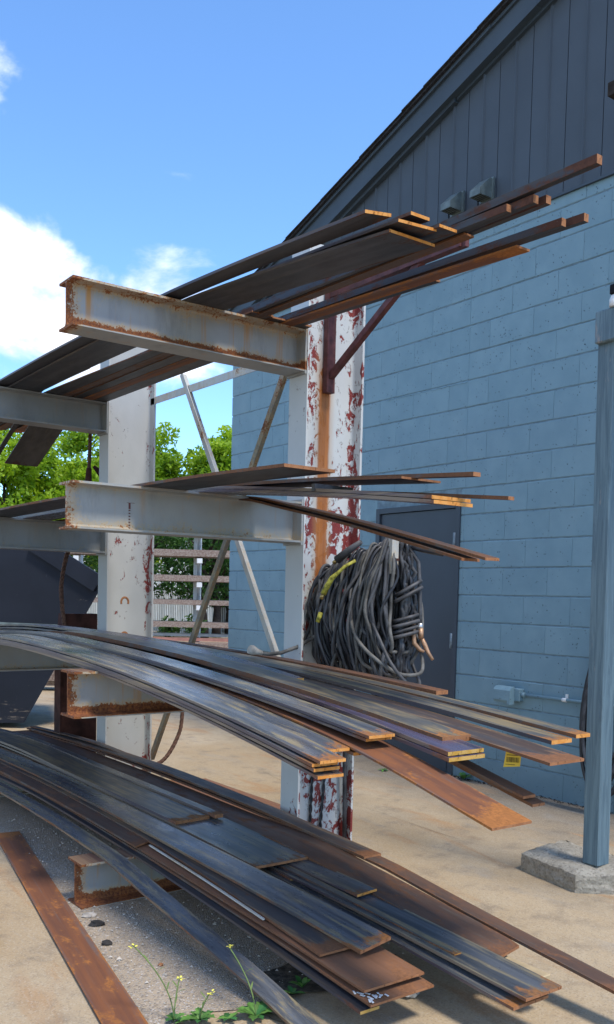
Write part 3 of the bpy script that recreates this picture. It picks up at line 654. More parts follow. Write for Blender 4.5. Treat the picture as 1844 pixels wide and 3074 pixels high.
plate('steel_plate', 'lower purple sheened plate with a yellow rust end', G3, .155, .012, zline(1.092, 1.058, 3.07, .908), [(-2.6, -2.82), (XF, -2.90), (XN, -3.055), (3.1, -3.205)], -2.6, 3.07, MPU)
plate('steel_plate', 'upper purple sheened plate arching across, with a yellow rust end', G3, .155, .012, zline(1.112, 1.074, 3.05, .925), [(-2.6, -2.825), (XF, -2.905), (XN, -3.06), (3.1, -3.20)], -2.6, 3.06, MPU)
plate('steel_plate', 'purple plate on top of the arching purple pair, ending before the column', G3, .150, .011, zline(1.132, 1.092, 2.30, 1.008), [(-2.6, -2.83), (XF, -2.905), (XN, -3.02), (3.1, -3.16)], -2.6, 1.95, ('purple', 'side', 'end'))
plate('steel_plate', 'brown tan filmed plate seen beneath the purple arch', G3, .15, .010, zline(1.066, 1.060, 2.5, .93), [(-2, -3.13), (3, -3.10)], -2.4, 2.45, ('rustmix', 'rust', 'endbrown'))
plate('steel_plate', 'long orange rusted plate sagging furthest towards the ground', G3, .158, .007, zline(1.044, 1.040, 3.38, .785, p=3.2), [(-2, -3.30), (XN, -3.29), (3.4, -3.352)], -2.4, 3.38, MRO)
plate('flat_bar', 'upper of two narrow brown bars sagging towards the wall base', G3, .056, .009, zline(1.044, 1.036, 3.165, .786, p=3.0), [(-2, -3.0), (3.2, -2.975)], -2.4, 3.165, MR)
plate('flat_bar', 'lower of two narrow brown bars sagging towards the wall base', G3, .058, .009, zline(1.0449, 1.025, 3.185, .762, p=3.0), [(-2, -2.99), (3.2, -2.955)], -2.4, 3.185, MR)
plate('steel_plate', 'brown flat plate with the yellow paper tag hanging from it', G3, .160, .009, zline(1.052, 1.056, 3.28, .909), [(-2, -2.93), (XN, -2.955), (3.3, -3.0)], -2.4, 3.28, MRM)
plate('steel_plate', 'dark flat bar ending in orange rust just left of the blue post', G3, .100, .013, zline(1.062, 1.070, 3.15, .944), [(-2, -2.80), (XN, -2.815), (3.2, -2.832)], -2.4, 3.15, ('tan', 'sidedark', 'end'))
plate('flat_bar', 'narrow flat bar against the wall side, its orange end touching the blue post outline', G3, .072, .012, zline(1.060, 1.068, 3.15, .957), [(-2, -2.70), (XN, -2.71), (3.2, -2.724)], -2.4, 3.16, ('tan', 'rust', 'end'))
plate('flat_bar', 'brown rusted bar lying along the column side below the hanging cables', G3, .066, .016, zline(1.070, 1.066, 2.38, 1.014), [(-2, -2.58), (3.2, -2.585)], -2.4, 2.38, ('rust', 'rust', 'endbrown'))
plate('flat_bar', 'dark flat bar under the brown bar by the column', G3, .10, .010, zline(1.050, 1.050, 2.2, .985), [(-2, -2.67), (3.2, -2.62)], -2.4, 2.1, MD)

# --- level 4 (lowest pile)
plate('steel_plate', 'dark plate with a yellowish end under the rust brown sheets', G4, .078, .010, zline(.218, .2105, 2.88, .100), [(-2, -3.36), (3, -3.36)], -2.2, 2.88, ('dark', 'sidedark', 'endyellow'))
plate('steel_plate', 'wide rust brown plate with a patch of white paint at its corner', G4, .270, .008, zline(.232, .219, 2.90, .123), [(-2, -3.33), (3, -3.335)], -2.2, 2.90, MRL)
plate('steel_plate', 'wide rust brown plate lying on the one with the white paint patch', G4, .258, .008, zline(.246, .230, 2.86, .153), [(-2, -3.33), (3, -3.33)], -2.2, 2.86, MRL)
plate('steel_plate', 'brown plate with white spots that stops short over the lowest arm', G4, .12, .008, zline(.258, .243, 1.29, .241), [(-2, -3.335), (3, -3.355)], -2.2, 1.285, ('rust', 'rust', 'endbrown'), skew=-.06)
plate('steel_plate', 'rust mottled plate tucked under the tan edged blue plate', G4, .152, .008, zline(.262, .247, 2.62, .186), [(-2, -3.255), (XN, -3.265), (2.7, -3.325)], -2.2, 2.62, ('rustmix', 'rust', 'endbrown'))
plate('flat_bar', 'thin off-white painted strip along the edge of the rust mottled plate', G4, .008, .006, [(1.2, .246), (1.8, .228), (2.3, .205)], [(1.2, -3.285), (2.3, -3.325)], 1.30, 2.28, ('brace', 'brace', 'brace'))
plate('steel_plate', 'long blue plate with tan edges, twisted, in front of the lowest pile', G4, .135, .011, zline(.272, .262, 2.69, .196), [(-2, -3.215), (XN, -3.235), (2.7, -3.205)], -2.2, 2.69, ('mill2', 'rustmix', 'endbrown'), tilt=.022)
plate('steel_plate', 'wide blue black plate with a square cut end in the middle of the pile', G4, .275, .011, zline(.292, .272, 1.86, .252), [(-2, -3.07), (3, -3.085)], -2.2, 1.86, ('mill', 'side', 'endbrown'))
plate('steel_plate', 'thick olive tinged plate lying on the wide blue black plate', G4, .198, .015, zline(.315, .2885, 1.16, .288, hump=.008), [(-2, -3.07), (3, -3.08)], -2.2, 1.155, ('tan', 'side', 'endbrown'), skew=-.02)
plate('flat_bar', 'dark bar alongside the olive tinged plate, ending just beyond it', G4, .046, .018, zline(.318, .302, 1.16, .301, hump=.006), [(-2, -2.870), (3, -2.872)], -2.2, 1.175, ('mill', 'side', 'endbrown'))
plate('flat_bar', 'short pale tan bar end under the wide blue black plate', G4, .05, .008, zline(.27, .246, 1.96, .208), [(-2, -2.98), (3, -2.972)], -.4, 1.96, ('tan', 'side', 'endyellow'))
plate('steel_plate', 'short dark blue plate with an orange end, resting across the lower pile', G4, .100, .010, [(-.4, .240), (XN, .246), (1.8, .238), (2.30, .224)], [(-1, -2.93), (1.5, -2.91), (3, -2.885)], -.4, 2.30, ('mill', 'side', 'end'), tilt=.008)
plate('steel_plate', 'lower of the two long blue plates reaching furthest towards the camera', G4, .165, .010, zline(.232, .227, 3.18, .137), [(-2, -2.98), (3.2, -3.002)], -2.2, 3.18, ('mill2', 'side', 'endbrown'))
plate('steel_plate', 'upper of the two long blue plates reaching furthest towards the camera', G4, .170, .010, zline(.243, .238, 3.20, .168), [(-2, -2.96), (3.2, -2.975)], -2.2, 3.205, ('mill', 'side', 'endbrown'))
plate('flat_bar', 'narrow grey bar with an orange tip lying on the long blue plates', G4, .032, .010, zline(.254, .249, 2.87, .187), [(-2, -2.945), (3, -2.943)], -.4, 2.87, ('tan', 'rustmix', 'end'))
plate('steel_plate', 'long wide brown plate with an oblique end on the right of the pile', G4, .196, .010, [(-2.2, .25), (XF, .272), (0, .275), (1.05, .264), (1.70, .262), (1.99, .242), (2.34, .212), (2.71, .180), (2.93, .158)], [(-2, -2.805), (1.8, -2.812), (3.0, -2.83)], -2.2, 2.93, ('rust', 'rust', 'endbrown'), skew=-.045)
plate('flat_bar', 'long narrow brown bar along the right edge of the pile leaving the picture', G4, .078, .011, [(-2.2, .25), (XF, .285), (0, .292), (1.2, .274), (2.05, .250), (2.41, .213), (2.74, .181), (3.27, .136)], [(-2, -2.605), (2.2, -2.612), (3.3, -2.632)], -2.2, 3.32, ('rust', 'rust', 'endbrown'))
plate('steel_plate', 'short brown bar on top of the pile, ending in front of the near column', G4, .098, .011, [(-2.2, .27), (XF, .302), (0, .318), (1.2, .296), (1.6, .278), (2.01, .260)], [(-2, -2.61), (2.2, -2.622)], -2.2, 2.01, ('rustmix', 'rust', 'endbrown'))
plate('flat_bar', 'thin brown strip at the back of the lowest pile ending by the far column', G4, .05, .006, [(-2.2, .28), (XF, .322), (-.4, .310), (-.1, .300)], [(-2, -2.58), (1, -2.56)], -2.2, -.25, ('rustmix', 'rust', 'endyellow'))
bm = bmesh.new(); box(bm, 0, .42, -.04, .04, 0, .028); bevel(bm, .003)
tag(meshobj('timber_packer', bm, 'lumber', None, (2.66, -2.74, .110)), 'short pale timber packer under the long brown bars', 'timber')
bm = bmesh.new()
for i in range(16):
    x = random.uniform(0, .08); y = random.uniform(0, .07); obox(bm, (x, y, .001), (x + random.uniform(.01, .03), y + random.uniform(-.015, .015), .003), .006, .002)
tag(meshobj('paint_flakes', bm, 'white', None, (2.80, -3.325, .1285)), 'peeling white paint flakes on the corner of the rust brown plate', 'paint')
# drooping strip in front, plates on the ground
plate('flat_bar', 'narrow blue strip bending down from the lowest arm to the ground in front', 'steel bars in front', .092, .009, [(-2.2, .20), (-1.1, .236), (-.115, .240), (.7, .232), (1.03, .220), (1.28, .209), (1.6, .170), (2.0, .124), (2.37, .080), (2.7, .030), (2.86, .011)], [(-2, -3.49), (XN, -3.5), (2.9, -3.5)], -2.2, 2.86, ('mill2', 'rustmix', 'end'))
bm = bmesh.new(); ang = math.atan2(-.44, 2.44)
o = plate('steel_plate', 'orange rusted flat plate lying on the ground at the front left', 'steel bars in front', .135, .008, [(0, .0125), (3, .0125)], [(-1, 0), (3, 0)], XN, XN + 2.9, ('rustorange', 'rust', 'endbrown'))
o.location = (-.10, -3.535, .013); o.rotation_euler.z = ang
o = plate('steel_plate', 'dark plate lying on the ground at the left picture edge', 'steel bars in front', .10, .012, [(0, .0165), (3, .0165)], [(-1, 0), (3, 0)], XN, XN + 1.4, ('mill', 'sidedark', 'endbrown'))
o.location = (.14, -3.80, .017); o.rotation_euler.z = math.atan2(-.21, .86)
o = plate('steel_plate', 'thin reddish sheet lying on the concrete behind the lowest pile', 'steel bars in front', .30, .004, [(0, .009), (3, .009)], [(-1, 0), (3, 0)], XN, XN + 1.75, ('rustlight', 'rust', 'endbrown'), skew0=.14)
o.location = (-.95, -2.04, .0095)

# --- level 2
plate('steel_plate', 'wide dark plate, topmost and nearest on the second arms', G2, .226, .012, [(-2.4, 1.84), (XF, 1.853), (0, 1.86), (XN, 1.853), (1.8, 1.85), (2.33, 1.841)], [(-2, -3.36), (XN, -3.35), (2.4, -3.305)], -2.4, 2.33, MUR)
plate('steel_plate', 'lower of the taped thick pair on the second arms, orange end', G2, .180, .012, zline(1.852, 1.853, 2.83, 1.700, hump=.004), [(-2, -3.06), (3, -3.065)], -2.4, 2.83, ('purple', 'side', 'end'))
plate('steel_plate', 'upper of the taped thick pair on the second arms, orange end', G2, .180, .012, zline(1.865, 1.866, 2.83, 1.714, hump=.004), [(-2, -3.06), (3, -3.065)], -2.4, 2.82, ('purple', 'side', 'end'))
plate('steel_plate', 'thin brown plate fanning up between the bars of the second arms', G2, .19, .008, [(-2.4, 1.84), (XF, 1.874), (0, 1.88), (XN, 1.876), (2.0, 1.843), (2.60, 1.803)], [(-2, -2.97), (XN, -2.965), (3, -3.0)], -2.4, 2.59, MUR)
plate('flat_bar', 'narrow dark bar highest of the long thin ones on the second arms', G2, .034, .014, [(-2.4, 1.84), (XF, 1.880), (0, 1.888), (XN, 1.888), (2.0, 1.852), (2.87, 1.796)], [(-2, -2.94), (3, -2.945)], -2.4, 2.885, ('under', 'rust', 'endbrown'))
plate('flat_bar', 'small brown plate end showing in front of the near column', G2, .06, .008, [(-2.4, 1.84), (XF, 1.862), (0, 1.87), (XN, 1.868), (2.13, 1.851)], [(-2, -2.86), (3, -2.905)], -2.4, 2.13, MUR)
plate('flat_bar', 'narrow dark bar over the door lintel, lowest of the straight thin ones', G2, .028, .012, zline(1.866, 1.868, 2.95, 1.720, hump=.004), [(-2, -2.83), (3, -2.852)], -2.4, 2.955, ('under', 'rust', 'endbrown'))
plate('flat_bar', 'upper of two brown bars drooping across the dark door', G2, .072, .010, [(-2.4, 1.82), (XF, 1.853), (0, 1.858), (XN, 1.850), (1.6, 1.789), (2.1, 1.688), (2.81, 1.526)], [(-2, -2.78), (3, -2.795)], -2.4, 2.81, ('rust', 'rust', 'endbrown'))
plate('flat_bar', 'lower of two brown bars drooping across the dark door', G2, .102, .010, [(-2.4, 1.805), (XF, 1.8495), (0, 1.848), (XN, 1.838), (1.6, 1.772), (2.1, 1.670), (2.72, 1.524)], [(-2, -2.80), (3, -2.812)], -2.4, 2.715, ('rust', 'rust', 'endbrown'), skew=-.01)
bm = bmesh.new()
for x_ in (2.17,):
    zt = 1.803; pts = [(x_, -3.068, zt + .001), (x_, -2.882, zt + .001), (x_, -2.882, zt - .027), (x_, -3.068, zt - .027)]
    prism(bm, [(a, b_) for _, a, b_ in pts], 'x', x_, x_ + .02)
bmesh.ops.recalc_face_normals(bm, faces=bm.faces[:])
tag(meshobj('tape_band', bm, 'rubber', None), 'dark tape band wrapped round the thick pair on the second arms', 'tape')

# --- level 1 (top)
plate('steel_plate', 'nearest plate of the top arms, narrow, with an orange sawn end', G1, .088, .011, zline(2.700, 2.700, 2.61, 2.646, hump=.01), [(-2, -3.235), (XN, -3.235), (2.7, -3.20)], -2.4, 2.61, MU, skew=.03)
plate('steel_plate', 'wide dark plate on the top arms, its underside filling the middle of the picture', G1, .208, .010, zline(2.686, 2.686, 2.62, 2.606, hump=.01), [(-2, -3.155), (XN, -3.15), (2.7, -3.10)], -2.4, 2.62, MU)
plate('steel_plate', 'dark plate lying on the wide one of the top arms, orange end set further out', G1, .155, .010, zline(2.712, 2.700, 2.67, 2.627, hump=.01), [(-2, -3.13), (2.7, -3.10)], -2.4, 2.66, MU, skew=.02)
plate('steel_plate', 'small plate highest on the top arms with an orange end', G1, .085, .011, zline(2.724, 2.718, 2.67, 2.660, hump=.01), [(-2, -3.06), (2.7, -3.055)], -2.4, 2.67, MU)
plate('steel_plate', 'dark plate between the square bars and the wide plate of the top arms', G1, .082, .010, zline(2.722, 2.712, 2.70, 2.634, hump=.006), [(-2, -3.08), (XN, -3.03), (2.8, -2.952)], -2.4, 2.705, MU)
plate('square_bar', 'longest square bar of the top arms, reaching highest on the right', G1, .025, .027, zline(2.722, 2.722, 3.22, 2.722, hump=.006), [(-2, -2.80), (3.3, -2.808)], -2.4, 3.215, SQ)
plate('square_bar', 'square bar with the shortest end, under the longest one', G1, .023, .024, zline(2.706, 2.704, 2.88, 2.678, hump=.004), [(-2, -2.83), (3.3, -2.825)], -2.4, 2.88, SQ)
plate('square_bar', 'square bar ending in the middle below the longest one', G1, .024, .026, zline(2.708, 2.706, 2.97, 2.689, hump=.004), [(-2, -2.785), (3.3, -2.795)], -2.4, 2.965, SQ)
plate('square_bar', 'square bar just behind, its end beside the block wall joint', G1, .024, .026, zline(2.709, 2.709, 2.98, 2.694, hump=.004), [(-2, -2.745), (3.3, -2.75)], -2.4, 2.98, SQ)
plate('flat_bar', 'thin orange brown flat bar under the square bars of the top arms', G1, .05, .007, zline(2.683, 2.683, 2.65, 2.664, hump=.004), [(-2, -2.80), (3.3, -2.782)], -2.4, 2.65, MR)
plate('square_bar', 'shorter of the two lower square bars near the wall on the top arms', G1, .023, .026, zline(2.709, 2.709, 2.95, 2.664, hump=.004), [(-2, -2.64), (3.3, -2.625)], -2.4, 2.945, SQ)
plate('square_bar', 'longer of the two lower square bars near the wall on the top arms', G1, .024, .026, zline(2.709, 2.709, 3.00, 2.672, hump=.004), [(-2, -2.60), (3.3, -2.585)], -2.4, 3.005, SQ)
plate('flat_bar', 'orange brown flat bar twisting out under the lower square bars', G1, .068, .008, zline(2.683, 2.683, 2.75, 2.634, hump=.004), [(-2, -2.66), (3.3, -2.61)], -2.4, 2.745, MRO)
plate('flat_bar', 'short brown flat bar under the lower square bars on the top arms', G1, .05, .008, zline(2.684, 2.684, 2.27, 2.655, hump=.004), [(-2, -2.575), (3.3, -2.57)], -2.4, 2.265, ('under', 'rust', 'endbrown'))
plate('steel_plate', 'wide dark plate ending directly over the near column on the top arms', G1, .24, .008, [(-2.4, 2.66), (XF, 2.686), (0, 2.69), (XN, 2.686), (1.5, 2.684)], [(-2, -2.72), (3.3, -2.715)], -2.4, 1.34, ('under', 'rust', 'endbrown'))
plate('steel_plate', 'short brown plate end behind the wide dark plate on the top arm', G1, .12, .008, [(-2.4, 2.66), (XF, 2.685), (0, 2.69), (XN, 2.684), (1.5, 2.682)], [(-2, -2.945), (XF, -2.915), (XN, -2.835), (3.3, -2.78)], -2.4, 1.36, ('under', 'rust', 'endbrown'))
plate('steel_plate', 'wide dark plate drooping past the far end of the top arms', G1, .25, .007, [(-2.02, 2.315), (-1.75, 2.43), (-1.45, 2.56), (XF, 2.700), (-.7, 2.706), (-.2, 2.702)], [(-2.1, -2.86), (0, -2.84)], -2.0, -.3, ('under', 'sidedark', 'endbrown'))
for i, (y_, z_, w_) in enumerate(((-2.96, 2.18, .035), (-3.12, 2.36, .05), (-3.22, 2.42, .045))):
    plate('flat_bar', ('dark thin bar drooping left of the wide drooping plate', 'thin bar drooping at the left picture edge, second from the wide plate', 'thin bar drooping at the left picture edge, third from the wide plate')[i], G1, w_, .008,
          [(-2.3, z_), (-1.9, z_ + .20), (-1.5, z_ + .37 - i * .06), (XF, 2.700 + i * .001), (-.7, 2.712), (-.2, 2.715)], [(-2.4, y_), (0, y_ + .02)], -2.3, -.3, ('under', 'sidedark', 'endbrown'))

# ------------------------------------------------------------------ hanging welding cables
coil = thing('welding_cable_bundle', 'tangled bundle of black welding cables hanging from the near column', 'cable', (1.55, -2.30, .98))
def cl_(p): return Vector(p) - Vector((1.55, -2.30, .98))
rc = random.Random(21)
def loop(X0, yc, a, zt, zb, dx, ph, r, n_=64):
    P = []
    s1, s2, s3 = rc.random() * 9, rc.random() * 9, rc.random() * 9
    for i in range(n_):
        t = 2 * math.pi * i / n_; c = math.cos(t); u = (1 - c) / 2       # u = 0 at the top, 1 at the bottom
        z = zt + (zb - zt) * (u ** .92); wv = math.sin(t); wy = a * (.50 + .62 * u) * math.copysign(abs(wv) ** .72, wv)
        k = min(1, u * 4)
        x = X0 + dx * math.sin(t + ph) * u + .045 * k * noise.noise(Vector((s1, math.cos(t) * 1.15, math.sin(t) * 1.15)))
        y = yc + wy + .075 * k * noise.noise(Vector((s2, math.cos(t) * 1.15, math.sin(t) * 1.15))); z += .045 * k * noise.noise(Vector((s3, math.cos(t) * 1.1, math.sin(t) * 1.1)))
        P.append(cl_((x, y, z)))
    return P
for i in range(66):
    f = i / 65; X0 = 1.275 + .50 * f + rc.uniform(-.012, .012); zt = 1.50 + .155 * f ** .8 + rc.uniform(-.02, .02)
    a = rc.uniform(.085, .155) * (1 - .15 * f); zb = rc.uniform(.93, 1.10) + (.10 if f < .2 else 0) * rc.random()
    r = rc.choice((.0072, .0082, .0090, .0064)); bm = bmesh.new()
    tube(bm, loop(X0, -2.30 + rc.uniform(-.02, .02) + .02 * f, a, zt, zb, rc.uniform(-.10, .10) * (1.2 - f), rc.uniform(0, 6), r), r, 7, True)
    meshobj('cable', bm, rc.choice(('rubber', 'rubber', 'rubber2', 'rubber3')), coil)
# big loose front loops
for i, (X0, a, zb, dx, zt) in enumerate(((1.72, .17, .965, -.20, 1.62), (1.66, .15, 1.02, -.24, 1.60), (1.78, .12, .95, .04, 1.66), (1.75, .14, 1.03, -.14, 1.65), (1.60, .17, .99, -.16, 1.58), (1.79, .10, 1.12, .03, 1.66), (1.70, .13, 1.10, .10, 1.63))):
    bm = bmesh.new(); tube(bm, loop(X0, -2.27, a, zt, zb, dx, 1.2 + i * .7, .0086), .0086, 8, True); meshobj('cable', bm, ('rubber', 'rubber2')[i % 2], coil)
# wraps round the front strands
for i, z in enumerate((1.425, 1.395, 1.285, 1.258, 1.232, 1.208)):
    P = []; rr = .062 + .006 * (i % 2)
    for k in range(28):
        a = 2 * math.pi * k / 28; P.append(cl_((1.80 + rr * .8 * math.cos(a), -2.225 + rr * math.sin(a) + .01 * (i < 2), z + .022 * math.sin(a + .6) * (1.6 if i < 2 else .8))))
    bm = bmesh.new(); tube(bm, P, .0090, 8, True); meshobj('cable', bm, 'rubber', coil)
for i in range(7):
    P = [cl_((1.79 + rc.uniform(-.02, .02) + .02 * math.sin(s * 3), -2.235 + (i - 3) * .011 + .02 * math.sin(s * 4 + i), 1.64 - .62 * s)) for s in [k / 22 for k in range(23)]]
    bm = bmesh.new(); tube(bm, P, .0100, 8); meshobj('cable', bm, ('rubber', 'rubber3')[i % 2], coil)
# cable running to the copper ground clamp and to the electrode holder
bm = bmesh.new(); tube(bm, [cl_(p) for p in ((1.79, -2.21, 1.62), (1.815, -2.17, 1.55), (1.825, -2.165, 1.42), (1.835, -2.17, 1.32), (1.85, -2.18, 1.255))], .0100, 8); meshobj('cable', bm, 'rubber', coil)
clp = bmesh.new()
tube(clp, [cl_(p) for p in ((1.85, -2.18, 1.262), (1.852, -2.18, 1.235))], .014, 10)
g_ = meshobj('ground_clamp', clp, 'chrome', coil)
bm = bmesh.new(); tube(bm, [cl_(p) for p in ((1.853, -2.18, 1.24), (1.858, -2.178, 1.19))], .013, 8)
P1 = [(1.858, -2.178, 1.20), (1.868, -2.165, 1.165), (1.885, -2.155, 1.125), (1.91, -2.15, 1.095)]
tube(bm, [cl_(p) for p in P1], [.008, .011, .009, .007], 8)
P2 = [(1.835, -2.205, 1.275), (1.84, -2.21, 1.22), (1.845, -2.21, 1.17), (1.862, -2.19, 1.14), (1.878, -2.175, 1.13)]
tube(bm, [cl_(p) for p in P2], [.009, .010, .011, .009, .006], 8); meshobj('clamp_jaw', bm, 'copper', g_)
bm = bmesh.new(); tube(bm, [cl_(p) for p in ((1.80, -2.20, 1.615), (1.83, -2.17, 1.61), (1.865, -2.13, 1.602), (1.90, -2.09, 1.592))], [.010, .016, .018, .016], 10); meshobj('electrode_holder', bm, 'rubber3', coil)
# connectors
bm = bmesh.new(); tube(bm, [cl_(p) for p in ((1.62, -2.36, 1.64), (1.56, -2.385, 1.60), (1.49, -2.40, 1.555))], [.012, .017, .021], 10); cn = meshobj('cable_connector', bm, 'rubber', coil)
bm = bmesh.new(); tube(bm, [cl_(p) for p in ((1.49, -2.40, 1.555), (1.47, -2.405, 1.54))], .010, 8); meshobj('brass_pin', bm, 'brass', cn)
bm = bmesh.new(); tube(bm, [cl_(p) for p in ((1.63, -2.40, 1.55), (1.60, -2.44, 1.52), (1.575, -2.46, 1.49), (1.55, -2.475, 1.465), (1.525, -2.485, 1.425), (1.505, -2.49, 1.39))], [.008, .008, .009, .013, .0145, .0145], 10); cn = meshobj('yellow_connector', bm, 'yellow', coil)
bm = bmesh.new(); tube(bm, [cl_(p) for p in ((1.505, -2.49, 1.39), (1.495, -2.495, 1.365))], .010, 8); meshobj('brass_pin', bm, 'brass', cn)
bm = bmesh.new(); tube(bm, [cl_(p) for p in ((1.50, -2.50, 1.30), (1.485, -2.505, 1.255))], .0108, 8); meshobj('yellow_tape', bm, 'yellow', coil)
# loose end with an old plug, lying on the bars
bm = bmesh.new(); tube(bm, [cl_(p) for p in ((1.36, -2.33, 1.22), (1.31, -2.40, 1.17), (1.27, -2.47, 1.12), (1.25, -2.55, 1.092), (1.24, -2.62, 1.086), (1.235, -2.66, 1.092))], .0095, 8); o = meshobj('loose_cable', bm, 'rubber2', coil)
bm = bmesh.new(); tube(bm, [cl_(p) for p in ((1.235, -2.655, 1.091), (1.23, -2.68, 1.098), (1.225, -2.705, 1.106), (1.222, -2.722, 1.112))], [.012, .016, .025, .022], 10); meshobj('plug', bm, 'stone', o)

# two ropes hanging below the peg by the column foot
for i, (yy, ln, lab) in enumerate(((-2.33, 1, 'left of two twisted ropes hanging on the foot of the near column'), (-2.24, 1, 'right of two twisted ropes hanging on the foot of the near column'))):
    bm = bmesh.new()
    for s in range(2):
        P = []
        for k in range(60):
            z = 1.0 - .85 * k / 59; th = k * .9 + s * math.pi; P.append((XN + .022 + .0045 * math.cos(th), yy - .04 * (k / 59) ** 2 * (1 if i else .4) + .0045 * math.sin(th), z))
        tube(bm, P, .0045, 6)
    tag(meshobj('hanging_rope', bm, 'rubber3', None), lab, 'rope', 'ropes on the column foot')
bm = bmesh.new(); tube(bm, [(XN + .05, -2.13, 1.02), (XN + .055, -2.145, .8), (XN + .055, -2.15, .5), (XN + .05, -2.14, .3), (XN + .05, -2.135, .1)], .011, 8)
tag(meshobj('hanging_hose', bm, 'rubber', None), 'black hose running down the right edge of the near column foot', 'hose')

# ------------------------------------------------------------------ wire ropes
def wire(name, label, pts, r=.012):
    P = [];
    n_ = 70; kn = [(i, p) for i, p in enumerate(pts)]
    for k in range(n_):
        s = (len(pts) - 1) * k / (n_ - 1); P.append(Vector([spline([(i, p[c]) for i, p in kn], s) for c in range(3)]))
    bm = bmesh.new()
    for s in range(4):
        Q = []
        for k, p in enumerate(P):
            d = (P[min(k + 1, n_ - 1)] - P[max(k - 1, 0)]).normalized(); a = d.orthogonal().normalized(); b_ = d.cross(a); th = k * .55 + s * math.pi / 2
            Q.append(p + (a * math.cos(th) + b_ * math.sin(th)) * r * .55)
        tube(bm, Q, r * .55, 6)
    return tag(meshobj(name, bm, 'rope', None), label, 'wire rope')
wire('wire_rope', 'rusty wire rope looping down to the ground behind the far column', [(-1.0, -1.86, .80), (-1.0, -1.865, .46), (-1.0, -1.90, .31), (-1.0, -2.0, .16), (-1.0, -2.13, .10), (-1.02, -2.3, .03)], .014)
wire('wire_rope', 'rusty wire rope hanging in front of the dark hopper', [(-1.55, -2.48, 1.80), (-1.6, -2.53, 1.62), (-1.6, -2.565, 1.42), (-1.6, -2.56, 1.27), (-1.6, -2.54, 1.10)], .016)
wire('wire_rope', 'wire rope with a hook hanging under the far top arm', [(-1.3, -2.475, 2.60), (-1.3, -2.48, 2.40), (-1.3, -2.485, 2.25), (-1.3, -2.49, 2.12)], .013)
bm = bmesh.new(); tube(bm, [(-1.3, -2.485, 2.25), (-1.3, -2.49, 2.16), (-1.3, -2.49, 2.10)], [.02, .026, .014], 8); tube(bm, [(-1.3, -2.45, 2.27), (-1.29, -2.42, 2.24), (-1.29, -2.40, 2.20)], [.012, .02, .012], 8)
tag(meshobj('rigging_hook', bm, 'rusty_dark', None), 'dark rusty rigging fitting on the rope under the far top arm', 'hook')

# paper tag on the brown plate
t = thing('paper_tag', 'yellow paper tag with a printed barcode hanging from a brown plate', 'tag', (3.06, -2.905, .955))
bm = bmesh.new(); prism(bm, [(-.030, -.105), (.022, -.100), (.026, -.045), (.012, -.034), (-.010, -.034), (-.022, -.045)], 'y', -.0004, .0004); tg = meshobj('card', bm, 'paper', t); tg.rotation_euler = (0, 0, R(38))
bm = bmesh.new()
x = -.021
while x < .018:
    wd_ = random.choice((.0012, .002, .003)); box(bm, x, x + wd_, -.0009, -.0006, -.088, -.072); x += wd_ + random.choice((.0012, .002))
box(bm, -.02, .016, -.0009, -.0006, -.066, -.064); box(bm, -.024, .006, -.0009, -.0006, -.096, -.0945)
meshobj('barcode', bm, 'ink', tg)

# ------------------------------------------------------------------ blue post on its footing
post = thing('wooden_post', 'weathered blue timber post with a crossbeam, standing on a concrete footing', 'post', (2.302, -1.395, .112))
post.rotation_euler.y = -.012
bm = bmesh.new(); box(bm, -.045, .045, -.045, .045, 0, 2.50); bevel(bm, .004); o = meshobj('shaft', bm, 'wood', post)
bm = bmesh.new(); box(bm, -.045, 1.6, -.075, .065, 2.485, 2.635); bevel(bm, .006); meshobj('crossbeam', bm, 'wood', post)
bm = bmesh.new(); box(bm, .035, .125, -.05, .04, 2.636, 4.2); bevel(bm, .005); meshobj('upper_shaft', bm, 'wood', post)
bm = bmesh.new(); box(bm, .0, 1.6, -.09, .05, 3.60, 3.66); meshobj('upper_crossbeam', bm, 'bark', post)
bm = bmesh.new(); tube(bm, [(.055, -.068, 2.636), (.055, -.068, 2.665), (.06, -.068, 2.685), (.06, -.068, 2.69)], [.022, .022, .018, .012], 12); meshobj('insulator', bm, 'white', post)
bm = bmesh.new(); box(bm, .042, .085, -.09, -.052, 2.69, 2.735); bevel(bm, .004); meshobj('fitting', bm, 'black', post)
# footing
bm = bmesh.new(); box(bm, 0, 1, 0, 1, 0, 1); bmesh.ops.subdivide_edges(bm, edges=bm.edges[:], cuts=17, use_grid_fill=True)
cnr = [(2.32, -1.57), (1.93, -1.50), (1.90, -1.10), (2.62, -1.20)]
for v in bm.verts:
    a, b_, c = v.co
    p0 = Vector(cnr[1]).lerp(Vector(cnr[2]), b_); p1 = Vector(cnr[0]).lerp(Vector(cnr[3]), b_); p = p0.lerp(p1, a)
    h = .108 + .024 * noise.noise(Vector((p.x * 5, p.y * 5, 1))); q = Vector((p.x, p.y, c * h))
    ed = max(abs(a - .5), abs(b_ - .5)) * 2; 
    if c > .85: q.z -= .022 * max(0, ed - .82) / .18 * (1 + noise.noise(Vector((p.x * 14, p.y * 14, 7))))
    d = noise.noise(q * 22) * .008 + noise.noise(q * 55) * .005
    q += Vector((q.x - 2.17, q.y + 1.32, .5 * c)).normalized() * d * (1 if c > .03 else .4); q.z = max(q.z, 0.0) if c > .01 else -.004; v.co = q - Vector((2.17, -1.32, 0))
tag(meshobj('concrete_footing', bm, 'footing', None, (2.17, -1.32, 0)), 'rough broken concrete slab under the blue post', 'footing')
